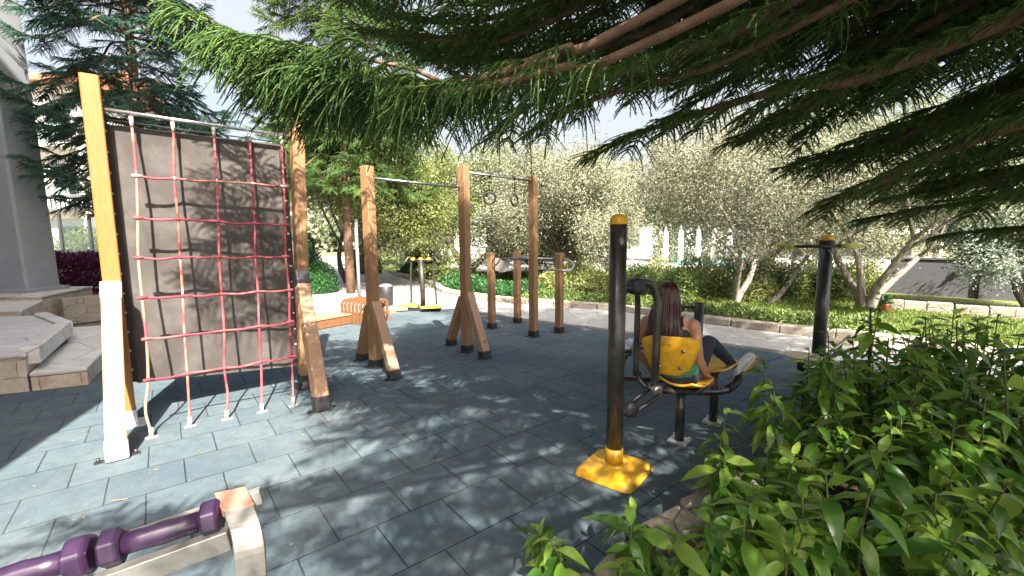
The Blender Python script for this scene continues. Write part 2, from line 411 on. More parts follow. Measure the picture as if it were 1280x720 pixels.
def mat_ashlar(name, c0, c1, c2, cj):
    m, nt, b = newmat(name); g = nt.nodes.new('ShaderNodeNewGeometry'); sx = nt.nodes.new('ShaderNodeSeparateXYZ'); nt.links.new(g.outputs['Position'], sx.inputs[0])
    ma = nt.nodes.new('ShaderNodeMath'); ma.operation = 'MULTIPLY_ADD'; nt.links.new(sx.outputs[1], ma.inputs[0]); ma.inputs[1].default_value = 0.7; nt.links.new(sx.outputs[0], ma.inputs[2])
    cb = nt.nodes.new('ShaderNodeCombineXYZ'); nt.links.new(ma.outputs[0], cb.inputs[0]); nt.links.new(sx.outputs[2], cb.inputs[1])
    wn = nt.nodes.new('ShaderNodeTexNoise'); wn.inputs['Scale'].default_value = 4; nt.links.new(g.outputs['Position'], wn.inputs['Vector'])
    va = nt.nodes.new('ShaderNodeVectorMath'); va.operation = 'MULTIPLY_ADD'; nt.links.new(wn.outputs['Color'], va.inputs[0]); va.inputs[1].default_value = (.09, .05, 0); nt.links.new(cb.outputs[0], va.inputs[2])
    bt = nt.nodes.new('ShaderNodeTexBrick'); nt.links.new(va.outputs[0], bt.inputs['Vector']); bt.inputs['Scale'].default_value = 1; bt.inputs['Brick Width'].default_value = .42; bt.inputs['Row Height'].default_value = .2
    bt.inputs['Mortar Size'].default_value = .008; bt.inputs['Mortar Smooth'].default_value = .6; bt.inputs['Color1'].default_value = (*c0, 1); bt.inputs['Color2'].default_value = (*c1, 1); bt.inputs['Mortar'].default_value = (*cj, 1)
    c = mixc(nt, bt.outputs['Color'], c2, ramp(nt, noise(nt, 6, 6, .7, None, True), (0, 0, 0), (.85, .85, .85), .4, .65)); nt.links.new(c, b.inputs['Base Color']); b.inputs['Roughness'].default_value = .85
    iv = nt.nodes.new('ShaderNodeMath'); iv.operation = 'SUBTRACT'; iv.inputs[0].default_value = 1; nt.links.new(bt.outputs['Fac'], iv.inputs[1])
    p = bump(nt, b, iv.outputs[0], .7, .015); bump(nt, b, noise(nt, 16, 6, .75, None, True), .9, .02, p); return m
M['step_face'] = mat_ashlar('step_face', (0.58, 0.48, 0.38), (0.46, 0.34, 0.26), (0.66, 0.60, 0.52), (0.2, 0.16, 0.13))
M['kerb'] = mat_stone('kerb', (0.22, 0.19, 0.15), (0.38, 0.34, 0.28), (0.3, 0.27, 0.23), (0.15, 0.13, 0.11), vs=2.2, joint=0.012)
M['wall_stone'] = mat_stone('wall_stone', (0.2, 0.18, 0.15), (0.38, 0.34, 0.29), (0.32, 0.27, 0.22), (0.14, 0.12, 0.10), vs=2.5, joint=0.015)
M['path'] = mat_stone('path', (0.33, 0.33, 0.32), (0.46, 0.455, 0.44), (0.40, 0.39, 0.38), (0.27, 0.26, 0.25), 1.4, 0.008)
M['soil'] = mat_noise('soil', (0.03, 0.02, 0.014), (0.09, 0.065, 0.045), 6, 0.95, 0, 0.9, 0.03, None, True, 40)
M['lawn'] = mat_noise('lawn', (0.075, 0.12, 0.025), (0.19, 0.21, 0.06), 3, 0.9, 0, 0.8, 0.03, None, True, 50)
M['ground'] = mat_noise('ground', (0.10, 0.11, 0.05), (0.21, 0.18, 0.11), 1.2, 0.95, 0, 0.6, 0.03, None, True, 20)
M['deck'] = mat_noise('deck', (0.50, 0.48, 0.45), (0.62, 0.6, 0.57), 1.5, 0.8, 0, 0.2, 0.004, None, True)
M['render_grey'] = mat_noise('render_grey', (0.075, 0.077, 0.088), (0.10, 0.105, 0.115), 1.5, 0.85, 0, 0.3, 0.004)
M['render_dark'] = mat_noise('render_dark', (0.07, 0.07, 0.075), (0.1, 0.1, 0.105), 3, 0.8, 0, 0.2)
M['column_grey'] = mat_noise('column_grey', (0.24, 0.26, 0.29), (0.32, 0.34, 0.37), 1.2, 0.55, 0, 0.15, 0.003)
M['white_wall'] = mat_noise('white_wall', (0.6, 0.58, 0.55), (0.72, 0.7, 0.67), 1.2, 0.8, 0, 0.1)
M['roof_tile'] = mat_noise('roof_tile', (0.32, 0.12, 0.06), (0.45, 0.19, 0.1), 9, 0.8, 0, 0.6, 0.02, (1, 1, 6))
M['white_cloth'] = mat_noise('white_cloth', (0.62, 0.61, 0.58), (0.78, 0.77, 0.74), 4, 0.85, 0, 0.2)
M['bark_brown'] = mat_noise('bark_brown', (0.10, 0.058, 0.035), (0.20, 0.12, 0.075), 10, 0.85, 0, 0.9, 0.01, (1, 1, 0.6), False, 45)
M['bark_pale'] = mat_noise('bark_pale', (0.12, 0.10, 0.085), (0.42, 0.37, 0.33), 7, 0.9, 0, 1.0, 0.02, (2, 2, 0.5), False, 30)
M['bark_grey'] = mat_noise('bark_grey', (0.07, 0.058, 0.046), (0.16, 0.135, 0.11), 7, 0.9, 0, 1.0, 0.02, (2, 2, 0.5), False, 30)
M['twig'] = mat_noise('twig', (0.10, 0.065, 0.03), (0.2, 0.14, 0.06), 20, 0.8, 0, 0.2)
m, nt, b = newmat('dark_glass'); b.inputs['Base Color'].default_value = (0.02, 0.03, 0.035, 1); b.inputs['Roughness'].default_value = 0.06
b.inputs['Specular IOR Level'].default_value = 0.8; bump(nt, b, noise(nt, 0.7, 2, 0.5), 0.05, 0.02); M['glass'] = m
m, nt, b = newmat('rail_glass'); b.inputs['Base Color'].default_value = (0.35, 0.5, 0.42, 1); b.inputs['Roughness'].default_value = 0.1
b.inputs['Transmission Weight'].default_value = 0.0; b.inputs['Alpha'].default_value = 0.45; M['rail_glass'] = m
m, nt, b = newmat('pool_water'); b.inputs['Base Color'].default_value = (0.05, 0.32, 0.36, 1); b.inputs['Roughness'].default_value = 0.08
bump(nt, b, noise(nt, 6, 3, 0.5), 0.3, 0.02); M['water'] = m

L_ = {}
L_['pine_near'] = mat_leaf('pine_near', [(0.034, 0.080, 0.036), (0.065, 0.145, 0.042), (0.12, 0.21, 0.05), (0.21, 0.30, 0.07)], 0.55, 0.42, 0.3, 0.5, 0.9)
L_['pine_blue'] = mat_leaf('pine_blue', [(0.035, 0.095, 0.080), (0.06, 0.14, 0.095), (0.09, 0.19, 0.10)], 0.55, 0.3, 0.3, 0.4, 0.7)
L_['olive'] = mat_leaf('olive', [(0.085, 0.115, 0.065), (0.17, 0.205, 0.125), (0.27, 0.30, 0.20), (0.38, 0.40, 0.30)], 0.55, 0.28, 0.35, 0.45, 0.9)
L_['dry'] = mat_leaf('dry', [(0.10, 0.115, 0.07), (0.185, 0.20, 0.13), (0.285, 0.29, 0.20), (0.40, 0.385, 0.30)], 0.7, 0.28, 0.2, 0.45, 0.8)
L_['silver'] = mat_leaf('silver', [(0.08, 0.11, 0.08), (0.16, 0.2, 0.16), (0.27, 0.32, 0.27)], 0.55, 0.15, 0.3, 0.4, 0.8)
L_['yellow_green'] = mat_leaf('yellow_green', [(0.06, 0.09, 0.025), (0.12, 0.155, 0.04), (0.22, 0.24, 0.08)], 0.5, 0.3, 0.3, 0.4, 1.0)
L_['bush'] = mat_leaf('bush', [(0.05, 0.09, 0.025), (0.12, 0.18, 0.05), (0.25, 0.31, 0.09)], 0.5, 0.25, 0.4, 0.4, 1.4)
L_['bush_light'] = mat_leaf('bush_light', [(0.11, 0.15, 0.045), (0.24, 0.28, 0.09), (0.40, 0.42, 0.18)], 0.5, 0.25, 0.35, 0.4, 1.4)
L_['deep'] = mat_leaf('deep', [(0.015, 0.06, 0.02), (0.03, 0.11, 0.03), (0.06, 0.17, 0.045)], 0.45, 0.2, 0.4, 0.3, 1.5)
L_['purple'] = mat_leaf('purple', [(0.05, 0.008, 0.02), (0.14, 0.015, 0.05), (0.28, 0.035, 0.11)], 0.5, 0.2, 0.4, 0.2, 2)
L_['laurel'] = mat_leaf('laurel', [(0.022, 0.075, 0.016), (0.06, 0.155, 0.024), (0.13, 0.26, 0.034), (0.22, 0.35, 0.055), (0.33, 0.42, 0.08)], 0.3, 0.48, 0.6, 0.35, 3)
L_['grass'] = mat_leaf('grass', [(0.06, 0.12, 0.02), (0.12, 0.18, 0.035), (0.24, 0.25, 0.08)], 0.6, 0.2, 0.3, 0.4, 1.0)
L_['dead'] = mat_leaf('dead', [(0.12, 0.07, 0.03), (0.25, 0.17, 0.08), (0.4, 0.33, 0.22)], 0.7, 0.1, 0.3, 0.2, 2)
# ------------------------------------------------------------------ foliage generators
def leaves(fm, P, D, N, L, Wd, bend=0.25, fold=0.25, st=3):
    """P base (K,3), D direction, N rough normal; st stations -> quads folded on the midrib"""
    K = len(P); D = nrm(D); S = nrm(np.cross(D, N)); Nn = np.cross(S, D)
    L = np.broadcast_to(np.asarray(L, float), (K,))[:, None]; Wd = np.broadcast_to(np.asarray(Wd, float), (K,))[:, None]
    ts = np.linspace(0, 1, st); wprof = {2: [0.5, 0.1], 3: [0.25, 1.0, 0.05], 4: [0.15, 0.95, 0.75, 0.03], 5: [0.1, 0.8, 1.0, 0.62, 0.02]}[st]
    rows = []
    for t, w in zip(ts, wprof):
        c = P + D * L * t - Nn * (L * bend * t * t)
        e = S * (Wd * 0.5 * w); up = Nn * (Wd * 0.5 * w * fold)
        rows += [c - e + up, c, c + e + up]
    V = np.stack(rows, 1)                        # K, st*3, 3
    base = (np.arange(K) * st * 3)[:, None]
    q = []
    for i in range(st - 1):
        a = i * 3
        q += [base + np.array([a, a + 1, a + 4, a + 3]), base + np.array([a + 1, a + 2, a + 5, a + 4])]
    fm.add(V, np.concatenate(q))

def flat_leaves(fm, P, D, N, L, Wd):
    K = len(P); D = nrm(D); S = nrm(np.cross(D, N))
    L = np.broadcast_to(np.asarray(L, float), (K,))[:, None]; Wd = np.broadcast_to(np.asarray(Wd, float), (K,))[:, None]
    Nn = np.cross(S, D)
    V = np.stack([P, P + D * L * .5 + S * Wd * .5, P + D * L - Nn * L * .15, P + D * L * .5 - S * Wd * .5], 1)
    fm.add(V, np.arange(K)[:, None] * 4 + np.array([0, 1, 2, 3]))

def rdir(k, r=rng): return nrm(r.normal(size=(k, 3)))

def cords(fm, P, D, L, droop, rad=0.004, nl=0.013, needles=26, core=5, r=rng):
    """Norfolk-pine branchlets: thin drooping cords clothed in short needles"""
    K = len(P); D = nrm(D); L = np.broadcast_to(np.asarray(L, float), (K,)); dr = np.broadcast_to(np.asarray(droop, float), (K,))
    side = r.normal(size=(K, 3)) * 0.10
    def pt(t):
        return P[:, None] + D[:, None] * (L[:, None] * t)[..., None] + np.array([0, 0, -1.0]) * (dr * L)[:, None, None] * (t * t)[..., None] + side[:, None] * (L[:, None] * t * t)[..., None]
    ts = np.broadcast_to(np.linspace(0, 1, core), (K, core)); C = pt(ts)
    T = nrm(np.gradient(C, axis=1)); A = nrm(np.cross(T, np.array([0.3, 0.2, 1.0]))); B = np.cross(T, A)
    rr = (rad * (1 - 0.6 * ts))[..., None]
    ring = [C + (A * math.cos(a) + B * math.sin(a)) * rr for a in (0, 2.094, 4.189)]
    V = np.stack(ring, 2)                        # K, core, 3, 3
    base = (np.arange(K) * core * 3)[:, None]; q = []
    for i in range(core - 1):
        for k in range(3):
            j = (k + 1) % 3; q.append(base + np.array([i * 3 + k, i * 3 + j, i * 3 + 3 + j, i * 3 + 3 + k]))
    fm.add(V, np.concatenate(q))
    if needles:
        n = needles; t = (np.arange(n) / n)[None] * 0.97 + r.random((K, n)) * 0.03
        c = pt(t); c2 = pt(t + 0.03); T = nrm(c2 - c); X = nrm(np.cross(T, np.array([0.3, 0.2, 1.0]))); Yv = np.cross(T, X)
        a = r.random((K, n)) * 6.283
        rad_ = X * np.cos(a)[..., None] + Yv * np.sin(a)[..., None]
        tang = np.cross(T, rad_)
        tip = c + (rad_ * 0.8 + T * 0.75) * nl * (0.8 + 0.4 * r.random((K, n)))[..., None]
        w = nl * 0.17
        V = np.stack([c - tang * w, c + tang * w, tip], 2)
        fm.add(V, np.arange(K * n)[:, None] * 3 + np.array([0, 1, 2]))

def polyline(pts, n):
    """smooth resample of control points"""
    P = np.array([list(p) for p in pts], float); m = len(P)
    if m == 2: return P[0] + (P[1] - P[0]) * np.linspace(0, 1, n)[:, None]
    Q = np.vstack([2 * P[0] - P[1], P, 2 * P[-1] - P[-2]]); out = []
    for u in np.linspace(0, m - 1 - 1e-6, n):
        i = int(u); t = u - i; a, b, c, d = Q[i], Q[i + 1], Q[i + 2], Q[i + 3]
        out.append(0.5 * ((2 * b) + (c - a) * t + (2 * a - 5 * b + 4 * c - d) * t * t + (3 * b - a - 3 * c + d) * t ** 3))
    return np.array(out)

def frond(fm, wood, pts, L0, sp, t0=0.0, droop=0.7, rad=0.012, needles=26, nl=0.013, r=rng, flat=0.8, up=0.1, crad=0.004, core=5, wn=6):
    """one leafy shoot: a woody axis with cords combed out on both sides"""
    C = polyline(pts, 14); seg = np.linalg.norm(np.diff(C, axis=0), axis=1); s = np.concatenate([[0], np.cumsum(seg)]); tot = s[-1]
    if wood is not None:
        wood.tube([Vector(c) for c in C], [rad * (1 - 0.85 * i / 13) + 0.0015 for i in range(14)], wn, False)
    n = max(4, int(tot * (1 - t0) / sp)); u = np.linspace(t0, 1, n) + r.normal(size=n) * 0.3 / n; u = np.clip(u, 0, 1)
    pos = np.stack([np.interp(u * tot, s, C[:, k]) for k in range(3)], 1)
    fw = nrm(np.stack([np.interp(np.clip(u * tot + 0.03, 0, tot), s, C[:, k]) - np.interp(np.clip(u * tot - 0.03, 0, tot), s, C[:, k]) for k in range(3)], 1))
    sd = nrm(np.cross(fw, np.array([0, 0, 1.0])))
    for sg in (-1, 1):
        k = n
        ang = 0.55 + 0.45 * u[:, None]
        D = sd * sg * flat + fw * ang + np.array([0, 0, 1.0]) * up + r.normal(size=(k, 3)) * 0.10
        Ls = L0 * np.clip(np.minimum(0.45 + 1.6 * (u - t0), 1.0), 0, 1) * (1 - 0.55 * np.clip((u - 0.55) / 0.45, 0, 1)) * (0.75 + 0.5 * r.random(k))
        cords(fm, pos, D, Ls, droop * (0.6 + 0.8 * r.random(k)), crad, nl, needles, core, r)

def plume_branch(fm, wood, pts, rad, sec_len, sp_sec=0.2, L0=0.2, sp=0.022, t0=0.3, droop=0.6, needles=22, nl=0.013, r=rng, hang=0.12, dense=1.0, crad=0.004, core=5, wn=7):
    """a main Norfolk-pine bough with side shoots in its plane, each a frond"""
    C = polyline(pts, 24); seg = np.linalg.norm(np.diff(C, axis=0), axis=1); s = np.concatenate([[0], np.cumsum(seg)]); tot = s[-1]
    wood.tube([Vector(c) for c in C], [rad * (1 - 0.8 * i / 23) + 0.003 for i in range(24)], 9, False)
    d = t0 * tot; sg = 1
    while d < tot * 0.97:
        u = d / tot; p = np.array([np.interp(d, s, C[:, k]) for k in range(3)])
        f = np.array([np.interp(min(d + 0.1, tot), s, C[:, k]) - np.interp(max(d - 0.1, 0), s, C[:, k]) for k in range(3)]); f /= np.linalg.norm(f)
        sd = np.cross(f, [0, 0, 1.0]); sd /= np.linalg.norm(sd) + 1e-9
        ln = sec_len * min(1.0, 0.45 + 1.5 * (u - t0)) * (1 - 0.62 * max(0, (u - 0.5) / 0.5)) * r.uniform(0.75, 1.2)
        dr = f * r.uniform(0.5, 0.9) + sd * sg * r.uniform(0.7, 1.0) + np.array([0, 0, r.uniform(-0.12, 0.12)]); dr /= np.linalg.norm(dr)
        q = [p, p + dr * ln * .5 + np.array([0, 0, -hang * ln * .35]), p + dr * ln + f * ln * .15 + np.array([0, 0, -hang * ln])]
        frond(fm, wood, q, L0, sp / dense, 0.12, droop, rad * 0.22, needles, nl, r, crad=crad, core=core, wn=max(4, wn - 3))
        d += sp_sec * r.uniform(0.7, 1.3); sg = -sg
    a = int(24 * 0.62)
    frond(fm, None, C[a::3], L0, sp / dense, 0.0, droop, rad * .3, needles, nl, r, crad=crad, core=core)

def norfolk_top(fm, wood, base, z0, z1, r0, r1, tiers, per, r, L0=0.2, needles=8, sp=0.035, nl=0.02, crad=0.007, sector=None, sp_sec=0.28, lift=0.12, core=4, rad=0.05, skip=0.20):
    bx, by = base
    for t in range(tiers):
        f = t / max(1, tiers - 1); z = z0 + (z1 - z0) * f; R0 = r0 + (r1 - r0) * f; a0 = r.uniform(0, 6.28)
        for k in range(per):
            a = a0 + 6.283 * k / per + r.normal() * 0.12
            if r.random() < skip: continue
            if sector and not any(lo <= (math.degrees(a) % 360) <= hi for lo, hi in sector): continue
            Rr = R0 * r.uniform(0.85, 1.12); d = np.array([math.cos(a), math.sin(a), 0])
            b = np.array([bx, by, z + r.normal() * 0.08])
            pts = [b, b + d * Rr * .4 + [0, 0, lift * Rr * .1], b + d * Rr * .75 - [0, 0, lift * Rr * 0.3], b + d * Rr + [0, 0, -lift * Rr * 0.1]]
            plume_branch(fm, wood, pts, rad * (0.5 + 0.5 * R0 / r0), 0.85 * Rr / 3.5 + 0.15, sp_sec, L0, sp, 0.18, 0.45, needles, nl, r, 0.1, 1.0, crad, core, 5)

def grow(wood, r, p, d, L, rad, lvl, maxl, tips, spread=0.55, nb=(4, 5), up=0.15, wig=0.12, n=5, sides=6):
    pts = [Vector(p)]; dd = Vector(d).normalized()
    for i in range(n):
        dd = (dd + Vector(r.normal(size=3) * wig) + Vector((0, 0, up * 0.2))).normalized()
        pts.append(pts[-1] + dd * (L / n))
    wood.tube(pts, [rad * (1 - 0.45 * i / n) for i in range(n + 1)], max(3, sides - lvl), lvl == 0)
    if 1 <= lvl < maxl:
        for i in range(1 + (n > 3), n + 1): tips.append((np.array(pts[i]), np.array(dd)))
    if lvl >= maxl:
        for i in range(1, n + 1): tips.append((np.array(pts[i]), np.array(dd)))
        return
    k = int(r.integers(nb[0], nb[1] + 1))
    for j in range(k):
        t = 0.4 + 0.6 * (j + 1) / k; i = min(n, max(1, int(round(t * n)))); q = pts[i]
        a = r.uniform(0, 6.283); x, y, z = frame(dd)
        nd = dd * (1 - spread * 0.5) + (x * math.cos(a) + y * math.sin(a)) * spread * r.uniform(0.8, 1.4) + Vector((0, 0, up))
        grow(wood, r, q, nd, L * r.uniform(0.52, 0.78), rad * 0.46, lvl + 1, maxl, tips, spread, nb, up * 0.8, wig * 1.15, n, sides)

def leafy_tree(name, base, label, cat, group, leafmat, bark, seed, stems, trunkL, trad, L, nleaf, lsize, maxl=3, spread=0.75, nb=(4, 5), up=0.18, lean=None, cloud=0.16, droop=0.0, wig=0.14, hang=0.0):
    r = np.random.default_rng(seed); t = thing(name, base, label, cat, group)
    tr = MB(); br = MB(); tips = []
    for s_ in range(stems):
        a = 6.283 * s_ / stems + r.uniform(0, 1); dd = Vector((math.cos(a) * 0.35, math.sin(a) * 0.35, 1)) if stems > 1 else Vector((0, 0, 1))
        if lean: dd = dd + Vector(lean)
        pts = [Vector(base) - Vector((0, 0, 0.05))]; d = dd.normalized()
        for i in range(7):
            d = (d + Vector(r.normal(size=3) * 0.13)).normalized(); pts.append(pts[-1] + d * trunkL / 7)
        tr.tube(pts, [trad * (1.45 if i == 0 else 1.12 if i == 1 else 1) * (1 - 0.06 * i) * r.uniform(0.9, 1.1) for i in range(8)], 9)
        for k in range(int(r.integers(3, 5))):
            b = r.uniform(0, 6.283); nd = d + Vector((math.cos(b), math.sin(b), r.uniform(-0.1, 0.5))) * 0.9
            grow(br, r, pts[-1 - (k % 2)], nd, L * r.uniform(0.8, 1.15), trad * 0.42, 0, maxl - 1, tips, spread, nb, up, wig)
    tr.build('trunk', bark, t); br.build('limbs', bark, t)
    P = np.array([a for a, _ in tips]); D = np.array([b for _, b in tips]); k = max(1, nleaf // len(P))
    P = np.repeat(P, k, 0); D = np.repeat(D, k, 0)
    P0_ = P.copy(); P = P + r.normal(size=P.shape) * cloud; P[:, 2] -= hang * r.random(len(P)) ** 3 * (r.random(len(P)) < .6); DD = nrm(D * 0.6 + r.normal(size=P.shape) * 0.9 - np.array([0, 0, droop]))
    cen_ = P.mean(0) - [0, 0, .6]; fm = FM(); flat_leaves(fm, P, DD, nrm(nrm(P - cen_) * .55 + nrm(P - P0_) * .75 + r.normal(size=P.shape) * .42 + [0, 0, .25]), lsize * (0.6 + 0.8 * r.random(len(P))), lsize * 0.40)
    fm.build('crown', leafmat, t)
    return t

def bush(name, base, rx, ry, h, n, ls, lw, mat, label, cat='bush', group=None, seed=0, holes=0.25, st=0, loc=None):
    r = np.random.default_rng(seed); t = thing(name, base, label, cat, group)
    nl = 9; lob = rdir(nl, r); lob[:, 2] = np.abs(lob[:, 2]) * 1.0
    amp = r.uniform(0.5, 1.0, nl)
    d = rdir(n, r); d[:, 2] = np.abs(d[:, 2])
    rr = 0.62 + 0.38 * np.max(np.clip((d @ lob.T - 0.45) / 0.55, 0, 1) * amp, axis=1)
    depth = 1 - 0.55 * r.random(n) ** 1.6
    P = d * (rr * depth)[:, None] * np.array([rx, ry, h]) + np.array(base); P += r.normal(size=P.shape) * ls * 0.4
    D = nrm(d + r.normal(size=d.shape) * 0.8 + np.array([0, 0, 0.25])); N = nrm(d + r.normal(size=d.shape) * 0.6)
    fm = FM(); L = ls * (0.6 + 0.7 * r.random(n))
    if st: leaves(fm, P, D, N, L, L * lw, st=st)
    else: flat_leaves(fm, P, D, N, L, L * lw)
    fm.build('foliage', mat, t)
    w = MB()
    for i in range(7):
        a = r.uniform(0, 6.283); e = Vector(base) + Vector((math.cos(a) * rx * .5, math.sin(a) * ry * .5, h * .6))
        w.tube([Vector(base) + Vector((math.cos(a), math.sin(a), 0)) * 0.05 * rx, (Vector(base) + e) / 2 + Vector((0, 0, h * .1)), e], [0.02 * h + .004, 0.014 * h + .003, 0.004], 5, False)
    w.build('stems', M['twig'], t)
    return t
# ------------------------------------------------------------------ ground, paths
def sheet_obj(name, poly, z, mat, kind='structure', thick=0.3):
    mb = MB(); mb.prism(poly, z - thick, z); o = mb.build(name, mat); o['kind'] = kind; return o
g = MB(); n = 60; vs = []; fs = []
me_poly = [(-900, -900), (900, -900), (900, 900), (-900, 900)]
g.add([(x, y, -0.02) for x, y in me_poly], [(0, 1, 2, 3)]); g.build('ground', M['ground'], kind='structure')
mat_edge = [(-6.2, 7.05), (-4.6, 7.6), (-3.73, 8.25), (-3.0, 9.3), (-2.2, 10.25), (-1.2, 10.3), (-0.01, 9.0), (1.44, 7.95), (2.6, 7.05), (3.69, 6.26), (4.5, 5.45), (5.4, 4.3)]
sheet_obj('playground_surface', [(-13, -7), (8, -7), (8, 2)] + list(reversed(mat_edge)) + [(-13, 6.6)], 0.012, M['tiles'])
# paved path curving round behind the playground
inner = [(5.9, 3.8), (4.87, 5.3), (3.69, 6.5), (1.44, 8.15), (-0.01, 9.2), (-1.2, 10.5), (-2.9, 10.3), (-4.3, 9.9), (-6.5, 9.9), (-9.0, 12.0), (-14, 13.5)]
outer = [(8.6, 4.6), (6.5, 6.1), (4.87, 7.37), (3.4, 8.8), (2.25, 10.0), (0.04, 11.2), (-1.89, 13.1), (-2.97, 15.9), (-5.43, 20.2), (-9.5, 28), (-14, 40)]
left_out = [(-18, 40), (-12.5, 28), (-9.0, 21), (-7.6, 17.5), (-8.2, 14.6), (-14, 15.0)]
sheet_obj('path', [(5.2, 3.0)] + inner[0:0] + [(-14, 11.9), (-9.2, 10.9), (-6.2, 9.55)][0:0] + [(7.9, 3.2)] + outer + left_out + list(reversed(inner)), 0.008, M['path'])
# stone kerb: a course of rough blocks along the outer edge of the path
def course(name, line, w, h, z0, mat, bl=(0.45, 0.8), seed=3, jit=0.015, kind='structure'):
    r = random.Random(seed); mb = MB(); C = polyline(line, 200); seg = np.linalg.norm(np.diff(C, axis=0), axis=1); s = np.concatenate([[0], np.cumsum(seg)])
    d = 0
    while d < s[-1] - 0.2:
        l = r.uniform(*bl); a = [np.interp(d + 0.006, s, C[:, k]) for k in (0, 1)]; b = [np.interp(min(d + l, s[-1]) - 0.006, s, C[:, k]) for k in (0, 1)]
        hh = h * r.uniform(0.93, 1.07); zc = z0 + hh / 2
        ang = math.atan2(b[1] - a[1], b[0] - a[0]); L = math.hypot(b[0] - a[0], b[1] - a[1])
        mb.box(((a[0] + b[0]) / 2 + r.uniform(-jit, jit), (a[1] + b[1]) / 2 + r.uniform(-jit, jit), zc), (L, w * r.uniform(.94, 1.06), hh), ang); d += l
    return mb.build(name, mat, None, bevel=0.018, kind=kind)
course('kerb', [(p[0], p[1]) + (0,) for p in outer[:9]], 0.26, 0.14, 0.0, M['kerb'])
course('kerb', [(-6.6, 9.72, 0), (-5.2, 9.5, 0), (-4.4, 9.15, 0), (-3.75, 8.55, 0)], 0.12, 0.07, 0.0, M['kerb'], seed=5)
# lawns
sheet_obj('lawn', [(p[0] + 0.1, p[1] + 0.1) for p in outer] + [(-10, 46), (30, 46), (30, 2), (9.0, 4.4)], 0.0, M['lawn'], thick=0.2)
sheet_obj('lawn', [(-6.6, 9.75), (-5.2, 9.5), (-4.4, 9.15), (-3.75, 8.5), (-3.85, 8.2), (-4.6, 7.65), (-6.6, 7.1)], 0.022, M['lawn'], thick=0.2)
# pale side path and sunlit pool terrace far behind the lawn
sheet_obj('path', [(-2.2, 14.2), (0.2, 12.9), (2.6, 11.6), (4.5, 11.0), (4.8, 11.5), (2.9, 12.5), (0.8, 14.2), (-2.2, 16.2)], 0.006, M['deck'], thick=0.1)
sheet_obj('pool_terrace', [(-3.2, 21), (24, 19.0), (34, 44), (-9, 46)], 0.05, M['deck'])
sheet_obj('water', [(9, 24.0), (18, 23.2), (19, 27.5), (9.6, 28.4)], 0.056, M['water'], thick=0.002)

def grass_blades(name, poly_pts, n, h, mat, seed=1, lw=0.16):
    r = np.random.default_rng(seed); A = np.array(poly_pts); lo, hi = A.min(0), A.max(0)
    P = lo + (hi - lo) * r.random((n * 3, 2)); x, y = P[:, 0], P[:, 1]; ins = np.zeros(len(P), bool); j = len(A) - 1
    for i in range(len(A)):
        c = ((A[i, 1] > y) != (A[j, 1] > y)) & (x < (A[j, 0] - A[i, 0]) * (y - A[i, 1]) / (A[j, 1] - A[i, 1] + 1e-12) + A[i, 0]); ins ^= c; j = i
    P = P[ins][:n]; K = len(P); P3 = np.column_stack([P, np.full(K, 0.0)])
    D = nrm(np.column_stack([r.normal(size=(K, 2)) * 0.45, np.ones(K)])); fm = FM(); L = h * (0.5 + r.random(K))
    flat_leaves(fm, P3, D, rdir(K, r), L, L * lw); fm.build(name, mat, kind='stuff')
    tagme = None
grass_blades('grass', [(5.5, 7.2), (9.3, 4.6), (13, 8), (8, 12.5), (2.5, 12), (2.4, 10.3)], 60000, 0.07, L_['grass'], 1)
grass_blades('grass', [(-6.5, 9.6), (-5.2, 9.4), (-4.4, 9.05), (-3.8, 8.4), (-4.6, 7.8), (-6.6, 7.2)], 14000, 0.09, L_['grass'], 2)
grass_blades('grass', [(-2, 13.5), (2, 11.5), (6, 11), (8, 20), (-3, 21)], 40000, 0.09, L_['grass'], 4)

# ground cover strip just behind the kerb
def strip(name, line, w, h, n, ls, mat, seed, lw=0.4):
    r = np.random.default_rng(seed); C = polyline([(a, b, 0) for a, b in line], 120); seg = np.linalg.norm(np.diff(C, axis=0), axis=1); s = np.concatenate([[0], np.cumsum(seg)])
    u = r.random(n) * s[-1]; P = np.stack([np.interp(u, s, C[:, k]) for k in range(3)], 1)
    f = np.stack([np.interp(np.minimum(u + .1, s[-1]), s, C[:, k]) - np.interp(np.maximum(u - .1, 0), s, C[:, k]) for k in range(3)], 1); sd = nrm(np.cross(f, [0, 0, 1.0]))
    v = r.uniform(-1, 1, n); P -= sd * (w * (0.5 + 0.5 * v))[:, None]
    lump = 0.75 + 0.25 * np.sin(u * 5.1 + 1.3 * np.sin(u * 2.3)) * np.cos(v * 2.2 + u)
    P[:, 2] = h * lump * np.sqrt(np.clip(1 - v ** 2 * 0.85, 0, 1)) * (0.25 + 0.75 * r.random(n) ** 0.5)
    D = nrm(r.normal(size=(n, 3)) + [0, 0, 0.6]); fm = FM(); flat_leaves(fm, P, D, nrm(r.normal(size=(n, 3)) * .7 + [0, 0, 1]), ls * (0.6 + .8 * r.random(n)), ls * lw)
    o = fm.build(name, mat, kind='stuff'); return o
strip('ground_cover', [(5.9, 6.85), (4.95, 7.55), (3.5, 8.95), (2.35, 10.15), (0.15, 11.35)], -1.0, 0.34, 26000, 0.075, L_['bush'], 5)
strip('ground_cover', [(0.15, 11.35), (-1.7, 13.2), (-2.8, 15.9), (-5.2, 20)], -1.2, 0.55, 24000, 0.09, L_['deep'], 6)

